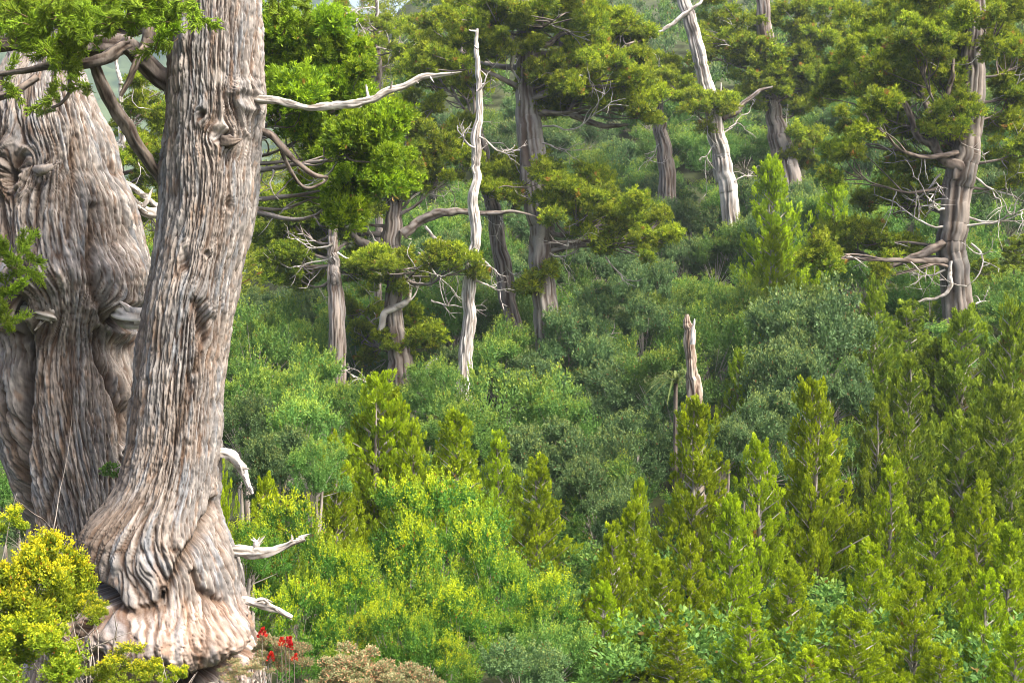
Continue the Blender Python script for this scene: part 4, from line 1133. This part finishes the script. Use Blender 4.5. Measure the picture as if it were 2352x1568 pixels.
# ------------------------------------------------------------------ young conical pines
YP = [
    (845, 855, 20.0, 125, 5, 'tall broad young pine rising left of centre above the shrubs'),
    (870, 880, 20.6, 120, 0, 'young pine pressed close behind the tall broad one left of centre'),
    (1055, 935, 20.0, 85, 2, 'pointed young pine below the foot of the white snag'),
    (1235, 1035, 19.0, 80, 0, 'small pointed young pine in the middle between bright shrub and blue-green shrubs'),
    (945, 960, 19.4, 80, 3, 'young pine shoulder filling in right of the tall broad one'),
    (780, 1000, 18.4, 85, 4, 'olive young pine in front and left of the tall broad one'),
    (1140, 990, 20.6, 55, 1, 'low young pine tucked right of the pointed one below the snag'),
    (530, 985, 15.5, 50, 1, 'little yellow-green young pine right beside the leaning trunk'),
    (600, 1085, 15.0, 70, 3, 'dark green young pine below the curved dead branch'),
    (1595, 905, 18.0, 95, 2, 'bright pointed young pine at the foot of the splintered stump'),
    (1855, 858, 17.0, 105, 0, 'tall spire-topped bright young pine at lower right'),
    (1760, 1000, 16.6, 90, 3, 'broad young pine just left of the tall spire-topped one'),
    (1900, 1010, 17.5, 80, 4, 'young pine crowding the right flank of the tall spire-topped one'),
    (1788, 350, 33.0, 80, 2, 'tall narrow young pine standing against the dark slope'),
    (1760, 520, 30.0, 75, 1, 'loose young pine below the tall narrow one on the slope'),
    (1912, 395, 34.0, 70, 4, 'pale feathery young pine right of the tall narrow one'),
    (2140, 1135, 14.5, 95, 0, 'bright pointed young pine at the right near the bottom'),
    (2005, 1240, 13.0, 100, 3, 'young pine low in the lower right between two pointed ones'),
    (2255, 1105, 15.5, 90, 1, 'darker young pine behind the bright pointed one at the right'),
    (2335, 1195, 14.0, 80, 2, 'young pine cut by the right edge of the picture'),
    (1820, 1285, 12.6, 100, 4, 'broad young pine near the bottom below the spire-topped one'),
    (1690, 1130, 15.0, 75, 2, 'young pine between the stump pine and the broad bottom one'),
    (1470, 1140, 15.5, 75, 0, 'young pine with a blunt double tip right of the bright shrubs'),
    (1405, 1200, 14.5, 70, 1, 'slim young pine leading the row at the edge of the bright shrubs'),
    (1590, 1225, 13.8, 85, 3, 'bushy young pine in the lower middle with grey inner stems'),
    (1510, 1290, 13.0, 85, 5, 'wide dark-hearted young pine low right of the shrubs'),
    (1390, 1330, 12.8, 60, 2, 'narrow young pine beside the lowest bright shrubs'),
    (1720, 1390, 11.6, 85, 6, 'lowest broad young pine at the bottom right of centre'),
    (1950, 1400, 11.2, 100, 5, 'wide young pine filling the bottom edge at right'),
    (2120, 1330, 11.8, 90, 6, 'rounded young pine at the bottom below the bright pointed one'),
    (2260, 1300, 12.4, 85, 3, 'leafy young pine in the lower right corner'),
    (2330, 1430, 11.0, 85, 5, 'young pine in the very corner at bottom right'),
    (1560, 1430, 11.6, 75, 0, 'low young pine at the bottom edge near the middle'),
    (1850, 1480, 10.6, 85, 6, 'nearest young pine top at the bottom edge right of centre'),
    (2160, 1480, 10.6, 90, 3, 'nearest young pine top at the bottom edge towards the right'),
    (1460, 1095, 16.5, 40, 2, 'thin young pine tip poking above the blunt double-tipped one'),
    (2060, 1050, 17.0, 70, 1, 'dull green young pine in the shade left of the right-hand thicket'),
]
for (x, y, D, hw, pr, lab) in YP:
    young_pine(lab, x, y, D, hw, pr)
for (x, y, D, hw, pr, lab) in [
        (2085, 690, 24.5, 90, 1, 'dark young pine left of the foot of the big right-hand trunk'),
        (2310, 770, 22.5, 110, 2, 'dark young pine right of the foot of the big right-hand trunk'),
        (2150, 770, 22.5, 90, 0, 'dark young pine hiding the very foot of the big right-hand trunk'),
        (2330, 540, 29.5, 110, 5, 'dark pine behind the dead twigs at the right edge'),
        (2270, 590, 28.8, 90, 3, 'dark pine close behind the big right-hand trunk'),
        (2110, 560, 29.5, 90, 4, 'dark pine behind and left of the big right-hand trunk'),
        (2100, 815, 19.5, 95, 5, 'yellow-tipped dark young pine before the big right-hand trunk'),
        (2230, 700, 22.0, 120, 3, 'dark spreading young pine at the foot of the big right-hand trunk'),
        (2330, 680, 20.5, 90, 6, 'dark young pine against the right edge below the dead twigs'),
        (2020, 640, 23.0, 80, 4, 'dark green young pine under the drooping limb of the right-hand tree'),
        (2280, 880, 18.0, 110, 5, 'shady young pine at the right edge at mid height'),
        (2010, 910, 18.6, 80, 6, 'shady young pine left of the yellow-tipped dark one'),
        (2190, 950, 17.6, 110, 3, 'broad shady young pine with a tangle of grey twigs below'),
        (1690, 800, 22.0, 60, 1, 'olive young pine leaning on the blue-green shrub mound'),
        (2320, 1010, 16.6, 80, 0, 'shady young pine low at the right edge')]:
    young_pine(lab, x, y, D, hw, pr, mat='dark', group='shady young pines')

# ------------------------------------------------------------------ shrubs
for (x, y, D, hw, k, lab) in [
        (690, 1140, 14.2, 150, 'bright', 'bright yellow-tipped shrub beside the upturned dead branch'),
        (560, 1190, 13.6, 90, 'bright', 'bright shrub squeezed against the right flank of the leaning trunk'),
        (930, 1200, 13.6, 150, 'bright', 'bright yellow-crested shrub in the middle of the shrub bank'),
        (1010, 1085, 16.0, 150, 'bright', 'bright shrub farthest back in the shrub bank'),
        (1140, 1200, 14.4, 120, 'bright', 'bright shrub at the right end of the shrub bank'),
        (800, 1250, 12.8, 120, 'bright', 'leafy green shrub below the yellow-crested one'),
        (1060, 1330, 12.4, 130, 'bright', 'leafy shrub sloping down to the bottom right of the shrub bank'),
        (680, 1330, 12.4, 120, 'bright', 'deep green shrub right of the burl'),
        (910, 1370, 11.8, 110, 'bright', 'lowest leafy shrub over the dark hollow at the bottom'),
        (1230, 1310, 12.8, 100, 'bright', 'shrub meeting the young pines at the lower middle'),
        (790, 1420, 11.6, 85, 'bright', 'small low shrub behind the heath mound'),
        (1260, 1430, 12.0, 100, 'mid', 'loose mid-green shrub at the bottom under the young pines'),
        (1030, 1470, 11.6, 90, 'bright', 'small bright shrub at the bottom edge left of the pale one')]:
    shrub(lab, x, y, D, hw, k, group='bright green shrubs on the bank')
shrub('pale-tipped round shrub at the bottom edge below the bright bank', 1200, 1478, 10.6, 105, 'grey', 1, 'grey-green shrubs')
for (x, y, D, hw, k, lab) in [
        (1160, 845, 25.0, 150, 'mid', 'grey-green domed shrub at the foot of the central trunk'),
        (1290, 880, 24.5, 90, 'mid', 'grey-green shrub covering the right foot of the central trunk'),
        (1060, 900, 24.0, 90, 'mid', 'grey-green shrub covering the foot of the white snag'),
        (1400, 985, 22.5, 120, 'grey', 'blue-green shrub in the dip right of the central dome'),
        (1370, 1060, 20.5, 110, 'grey', 'dark blue-green shrub behind the small pointed pine'),
        (1230, 960, 23.0, 120, 'grey', 'blue-green shrub in front of the central dome'),
        (1460, 940, 24.0, 90, 'grey', 'shadowy blue-green shrub left of the splintered stump'),
        (1880, 650, 23.0, 140, 'grey', 'large round blue-green shrub mound on the right slope'),
        (1800, 760, 21.5, 130, 'grey', 'blue-green shrub mound in front of the large round one'),
        (1900, 800, 20.5, 110, 'grey', 'blue-green shrub right of the mound, above the spire-topped pine'),
        (1740, 890, 19.5, 110, 'grey', 'blue-green shrub between the stump and the spire-topped pine'),
        (1660, 960, 18.8, 70, 'grey', 'small blue-green shrub low beside the stump pine'),
        (1420, 1120, 17.0, 80, 'grey', 'blue-green shrub in the gap behind the double-tipped pine'),
        (600, 820, 24.0, 110, 'mid', 'soft green shrub right of the leaning trunk at mid height'),
        (700, 790, 25.5, 110, 'mid', 'soft green shrub below the drooping dark pine'),
        (560, 900, 21.0, 90, 'grey', 'bluish shrub beside the leaning trunk above the little pine'),
        (680, 890, 21.5, 110, 'mid', 'yellow-flecked shrub in the dip left of the tall young pine'),
        (760, 850, 23.5, 90, 'mid', 'soft shrub just left of the tip of the tall young pine'),
        (640, 980, 18.5, 100, 'grey', 'bluish shrub behind the little yellow-green pine'),
        (720, 1010, 17.5, 80, 'mid', 'yellow-flecked shrub left of the olive young pine'),
        (580, 690, 29.0, 90, 'mid', 'hazy green shrub behind the leaning trunk, lower gap'),
        (660, 680, 31.0, 110, 'mid', 'hazy green shrub under the far pines left of centre'),
        (1000, 820, 28.0, 80, 'mid', 'hazy shrub left of the white snag'),
        (1150, 760, 31.0, 90, 'mid', 'hazy shrub between snag and central trunk'),
        (1330, 760, 31.0, 110, 'grey', 'dark shrub right of the central trunk at mid slope'),
        (1420, 830, 28.5, 110, 'grey', 'dark shrub down the slope right of the central trunk'),
        (1520, 780, 27.5, 100, 'mid', 'shrub left of the splintered stump, higher up'),
        (1640, 690, 28.0, 110, 'mid', 'light green shrub right of the splintered stump'),
        (1560, 850, 24.5, 80, 'grey', 'dark shrub directly behind the splintered stump'),
        (1730, 640, 28.5, 90, 'mid', 'light green shrub beneath the loose young pine'),
        (20, 1040, 17.5, 80, 'mid', 'green shrub at the left edge behind the massive trunk'),
        (70, 1130, 16.0, 70, 'grey', 'dark shrub low behind the left side of the massive trunk'),
        (350, 560, 24.0, 60, 'mid', 'shrub glimpsed between the two great trunks')]:
    shrub(lab, x, y, D, hw, k, group='shrubs in the gully and on the slope')

# ------------------------------------------------------------------ the thicket that clothes the far hillside
def tile(bunches, items, mat, name, keep=1.0):
    """joined copies of prototype leaves: items (proto index, pos, rz, (sx, sy, sz))"""
    Vs, Ts, Os = [], [], []
    for (i, p, rz, s) in items:
        V, t, o = bunches[i]
        n = len(V)
        if keep < 1:
            sel = R_.random(n) < keep
            V, t, o = V[sel], t[sel], o[sel]
        c, sn = math.cos(rz), math.sin(rz)
        W = V * np.array(s)
        W = np.stack([W[..., 0] * c - W[..., 1] * sn, W[..., 0] * sn + W[..., 1] * c, W[..., 2]], -1) + p
        Vs.append(W); Ts.append(t); Os.append(o)
    V = np.concatenate(Vs); n = len(V)
    return link(name, make_mesh(name, V.reshape(-1, 3), np.arange(4 * n).reshape(n, 4), M[mat], {'tip': np.concatenate(Ts).ravel(), 'odd': np.concatenate(Os).ravel()}))


rs = np.random.default_rng(2024)
LANDMARK = [(560, 'the leaning front trunk'), (780, 'the drooping dark pine'), (905, 'the pine with the crooked limb'), (1085, 'the white snag'), (1250, 'the great central trunk'), (1420, 'the central crown'),
            (1590, 'the splintered stump'), (1690, 'the leaning grey trunk'), (1800, 'the tall narrow young pine'), (1930, 'the pale feathery young pine'), (2190, 'the big right-hand trunk'), (2340, 'the right edge')]
_o1 = ['first', 'second', 'third', 'fourth', 'fifth', 'sixth', 'seventh', 'eighth', 'ninth', 'tenth', 'eleventh', 'twelfth', 'thirteenth', 'fourteenth', 'fifteenth', 'sixteenth', 'seventeenth', 'eighteenth', 'nineteenth', 'twentieth']
ORD = _o1 + ['twenty-' + w for w in _o1[:9]] + ['thirtieth'] + ['thirty-' + w for w in _o1[:9]]
LEVEL = {22: 'gully floor', 25: 'upper gully', 28: 'gully edge', 30.5: 'foot', 33: 'lowest', 35.5: 'second lowest', 38: 'third lowest', 40.5: 'fourth lowest', 43: 'lower middle', 45.5: 'middle', 48: 'upper middle', 51: 'fourth highest', 54: 'third highest', 57.5: 'second highest', 61: 'highest'}


def med_bunch(seed, tip):
    b, _ = shrub_crown(seed, heads=12, tw=12, leaves=11, L=0.10, W=0.05, tipf=tip, plume=0.4)
    return b.arrays()


MED = [med_bunch(860 + i, 0.5) for i in range(4)]
thick = {'mid': [], 'grey': []}
for row, D in enumerate((22, 25, 28, 30.5, 33, 35.5, 38, 40.5, 43, 45.5, 48, 51, 54, 57.5, 61, 66, 71, 77)):
    step = (105 * 33 / D * (1.0 if D < 45 else 1.25)) if D > 32 else 165
    x = 520 + rs.uniform(0, step)
    count = 0
    while x < 2420:
        px = x + rs.normal() * 0.2 * step
        q = at(px, 600, D + rs.normal() * 1.0)
        g = gz(q)
        hgt = rs.uniform(1.3, 2.4) if D > 32 else rs.uniform(0.8, 1.4)
        rel = np.array([q[0], q[1], g + hgt])
        dd = float(rel @ FWD)
        py = 784 - float(rel @ UP) / (K * dd)
        kind = 'mid' if rs.random() < 0.62 else 'grey'
        if py > -60 and not (px < 950 and D > 45):
            if D <= 55:
                near = min(LANDMARK, key=lambda l: abs(l[0] - px))
                lab = f"{'green' if kind == 'mid' else 'grey-green'} shrub, {ORD[count]} from left, {LEVEL[D]} slope row, near {near[1]}"
                shrub(lab, 1176 + q[0] / (K * dd), py, dd, step * (0.8 if D > 32 else 0.6), kind, group='thicket shrubs on the hillside', name='hillside_shrub')
                count += 1
            else:
                rad = step * 0.8 * m_px(dd)
                thick[kind].append((int(rs.integers(4)), np.array([q[0], q[1], g]), rs.uniform(0, 6.28), (rad, rad, hgt / 1.2)))
        x += step
for kind in thick:
    o = tile(MED, thick[kind], kind, 'hillside_thicket')
    o['kind'] = 'stuff'
    o['label'] = 'dense mass of fine green shrubs clothing the upper hillside'

# low undergrowth that hides the soil: too many to count
def lo_bunch(seed):
    b, _ = shrub_crown(seed, heads=7, tw=9, leaves=11, L=0.12, W=0.055, tipf=0.4, hr=(0.35, 0.5))
    return b.arrays()


LO = [lo_bunch(900 + i) for i in range(4)]
items = []
for i in range(170):
    D = 14 + 46 * rs.random() ** 0.8
    px = rs.uniform(-150, 2500)
    q = at(px, 700, D)
    s = rs.uniform(0.4, 0.8)
    items.append((int(rs.integers(4)), np.array([q[0], q[1], gz(q) - 0.1]), rs.uniform(0, 6.28), (s, s, s * 0.7)))
for i in range(110):
    D = rs.uniform(11.5, 21)
    q = at(rs.uniform(1220, 2420), 700, D)
    s = rs.uniform(0.45, 0.75)
    items.append((int(rs.integers(4)), np.array([q[0], q[1], gz(q) - 0.1]), rs.uniform(0, 6.28), (s, s, s * 0.8)))
o = tile(LO, items, 'mid', 'undergrowth')
o['kind'] = 'stuff'

# the far wood in the valley on the left, one mass behind the nearer pines
FW = [cloud_clump(950 + i).arrays() for i in range(3)]
items = []
for i in range(75):
    D = 46 + 70 * rs.random()
    px = rs.uniform(120, 960)
    q = at(px, 600, D)
    g = gz(q)
    h = rs.uniform(4, 8.5)
    for j in range(6):
        u = j / 5
        s = (1.7 - 1.1 * u) * rs.uniform(0.7, 1.1)
        items.append((int(rs.integers(3)), np.array([q[0] + rs.normal() * 0.5, q[1] + rs.normal() * 0.5, g + h * (0.25 + 0.75 * u)]), rs.uniform(0, 6.28), (s, s, s * 0.9)))
o = tile(FW, items, 'pine', 'far_wood', 0.16)
o['kind'] = 'stuff'
o['label'] = 'distant mass of pines filling the valley behind the great trunks'

# ------------------------------------------------------------------ foreground: yellow shrub, heath and small plants
def near_shrub(label, cx, top, D, hw, seed, mat, cfg, squash=1.0, group=None, name='yellow_shrub', zt=1.42):
    t = at(cx, top, D)
    rad = hw * m_px(D)
    b, l = shrub_crown(seed, **cfg)
    base = np.array([t[0], t[1], gz(t)])
    r = thing(name, label, 'shrub', base, group)
    cm = b.mesh('crown', mat)
    zc = t[2] - top_of(cm) * rad * squash - base[2]
    link('crown', cm, r, (0, 0, zc), (0, 0, R_.uniform(0, 6)), (rad, rad, rad * squash))
    rnd = np.random.default_rng(seed)
    ps = []
    for k in range(8):
        a = rnd.uniform(0, 2 * PI)
        e = np.array([0.8 * math.cos(a), 0.8 * math.sin(a), 0.5 * squash * rnd.uniform(0.2, 1.2)]) * rad + np.array([0, 0, zc])
        ps += twigs(base, e, np.linalg.norm(e) * 0.8, 0.010, rnd, TWIG, 1, 5, 0.12, 3, 0.0)
    wood('stem', ps, r, 'bark')
    return r


ycfg = dict(heads=56, tw=24, leaves=24, L=0.055, W=0.032, tipf=1.0, plume=0.3, hr=(0.2, 0.32))
near_shrub('bright yellow-leaved shrub with grey twigs in the lower left corner', 80, 1235, 9.0, 150, 701, 'yellow', ycfg, 1.15)
near_shrub('yellow shrub top at the left edge above the lower-left corner shrub', 15, 1165, 9.4, 75, 704, 'yellow', dict(ycfg, heads=18), 1.0)
near_shrub('olive-yellow lower skirt of twiggy shrub at the bottom left edge', 70, 1400, 8.6, 150, 706, 'yellow', dict(ycfg, heads=44, tipf=0.5), 0.9)
near_shrub('yellow sprays of shrub reaching over the left side of the burl', 205, 1365, 8.9, 60, 707, 'yellow', dict(ycfg, heads=20), 0.9)
near_shrub('low yellow sprigs in front of the burl at the bottom edge', 290, 1490, 8.8, 90, 702, 'yellow', dict(ycfg, heads=30), 0.8)
near_shrub('small yellow sprig at the bottom edge below the burl', 395, 1525, 8.8, 50, 703, 'yellow', dict(ycfg, heads=16), 0.9)
near_shrub('tiny dark-leaved plant growing in the fork of the two great trunks', 255, 1060, 11.2, 30, 705, 'mid', dict(heads=10, tw=10, leaves=10, L=0.16, W=0.10, tipf=0.3), 1.1, name='fork_plant')
hcfg = dict(heads=46, tw=20, leaves=18, L=0.06, W=0.022, tipf=0.8, hr=(0.14, 0.24), tall=0.9, oddf=0.2)
near_shrub('grey-green and rust heath cushion right of the burl', 820, 1490, 10.3, 135, 711, 'heath', dict(hcfg, heads=60), 0.8, name='heath_cushion')
near_shrub('heath cushion with red flower heads at the foot of the burl', 640, 1452, 10.0, 80, 712, 'heath', hcfg, 1.0, name='heath_cushion')
near_shrub('low olive heath cushion at the bottom edge between shrubs', 930, 1520, 10.2, 100, 713, 'heath', hcfg, 0.8, name='heath_cushion')
near_shrub('brownish heath tuft under the burl at the bottom edge', 570, 1515, 9.6, 70, 714, 'heath', dict(hcfg, heads=26), 0.6, name='heath_cushion')


def flower(label, px, py, D, s):
    rnd = np.random.default_rng(int(px))
    p = at(px, py, D)
    n = 46
    t = rnd.random(n); a = rnd.uniform(0, 2 * PI, n)
    b = np.stack([0.3 * (1 - t) * np.cos(a), 0.3 * (1 - t) * np.sin(a), t], 1)
    d = np.stack([np.cos(a) * 0.8, np.sin(a) * 0.8, 0.4 + t], 1)
    B = Bunch()
    B.add(kites(b, d, 0.42, 0.26, rnd, rnd.random(n), np.zeros(n), 0.6))
    r = thing('red_flower', label, 'flower', p - np.array([0, 0, s * 1.3]), 'red heath flowers')
    link('flower_head', B.mesh('flower_head', 'red'), r, (0, 0, s * 0.7), (rnd.normal() * .2, rnd.normal() * .2, 0), s)
    c = np.linspace([0, 0, -0.25], [0, 0, s], 5)
    V, F, C = tube(c, np.full(5, 0.003), 5, LIMB)
    link('stalk', make_mesh('stalk', V, F, M['bark'], colors=C), r)


for (x, y, s, lab) in [(602, 1452, .075, 'topmost red flower head beside the right root of the burl'), (647, 1474, .06, 'red flower head at the left of the close pair'), (656, 1470, .07, 'tallest red flower head of the close pair'), (664, 1480, .05, 'small red flower head just right of the close pair'), (622, 1506, .06, 'lowest red flower head on the heath cushion'), (676, 1508, .05, 'small red flower head farthest right on the heath cushion')]:
    flower(lab, x, y, 9.75, s)


def strap_plant(label, px, py, D, s):
    rnd = np.random.default_rng(int(px))
    p = at(px, py, D)
    g = gz(p)
    r = thing('strap_leaf_plant', label, 'plant', (p[0], p[1], g))
    h = p[2] - g
    Vs, Fs, off = [], [], 0
    for k in range(46):
        a = rnd.uniform(0, 2 * PI); el = rnd.uniform(0.2, 1.3)
        d = np.array([math.cos(a) * math.cos(el), math.sin(a) * math.cos(el), math.sin(el)])
        n = 7
        u = np.linspace(0, 1, n)[:, None]
        ln = s * rnd.uniform(0.7, 1.1)
        path = d * u * ln + np.array([0, 0, -0.75]) * (u ** 2.2) * ln + np.array([0, 0, h])
        side = np.array([-math.sin(a), math.cos(a), 0]) * 0.022 * s / 0.7
        w = np.concatenate([np.linspace(0.8, 1, 3), np.linspace(0.9, 0.05, 4)])[:, None]
        ring = np.stack([path + side * w, path - side * w], 1).reshape(-1, 3)
        Vs.append(ring)
        i = np.arange(n - 1)[:, None] * 2 + off
        Fs.append(np.concatenate([i, i + 1, i + 3, i + 2], 1)); off += 2 * n
    V = np.concatenate(Vs)
    link('leaf_rosette', make_mesh('leaf_rosette', V, np.concatenate(Fs), M['strap'], {'tip': rnd.random(len(V)), 'odd': np.zeros(len(V))}), r)
    c = np.linspace([0, 0, -0.1], [0, 0, h], 8)
    V, F, C = tube(c, np.full(8, 0.035), 8, LIMB)
    link('trunk', make_mesh('trunk', V, F, M['bark'], colors=C, smooth=True), r)


strap_plant('rosette of drooping strap leaves left of the splintered stump', 1552, 880, 21.5, 0.75)

# ------------------------------------------------------------------ the air
hz, N_, L_ = new_mat('haze')
ho = N_.new('ShaderNodeOutputMaterial')
pv = N_.new('ShaderNodeVolumePrincipled')
pv.inputs['Color'].default_value = (0.80, 0.88, 1.0, 1)
pv.inputs['Density'].default_value = 0.0006
pv.inputs['Anisotropy'].default_value = 0.3
L_.new(pv.outputs[0], ho.inputs['Volume'])
x0, x1, y0, y1, z0, z1 = -640, 640, -70, 600, -60, 125
hv = np.array([(x, y, z) for x in (x0, x1) for y in (y0, y1) for z in (z0, z1)], float)
hf = np.array([(0, 1, 3, 2), (4, 6, 7, 5), (0, 4, 5, 1), (2, 3, 7, 6), (0, 2, 6, 4), (1, 5, 7, 3)])
o = link('haze', make_mesh('haze', hv, hf, hz))
o['kind'] = 'stuff'
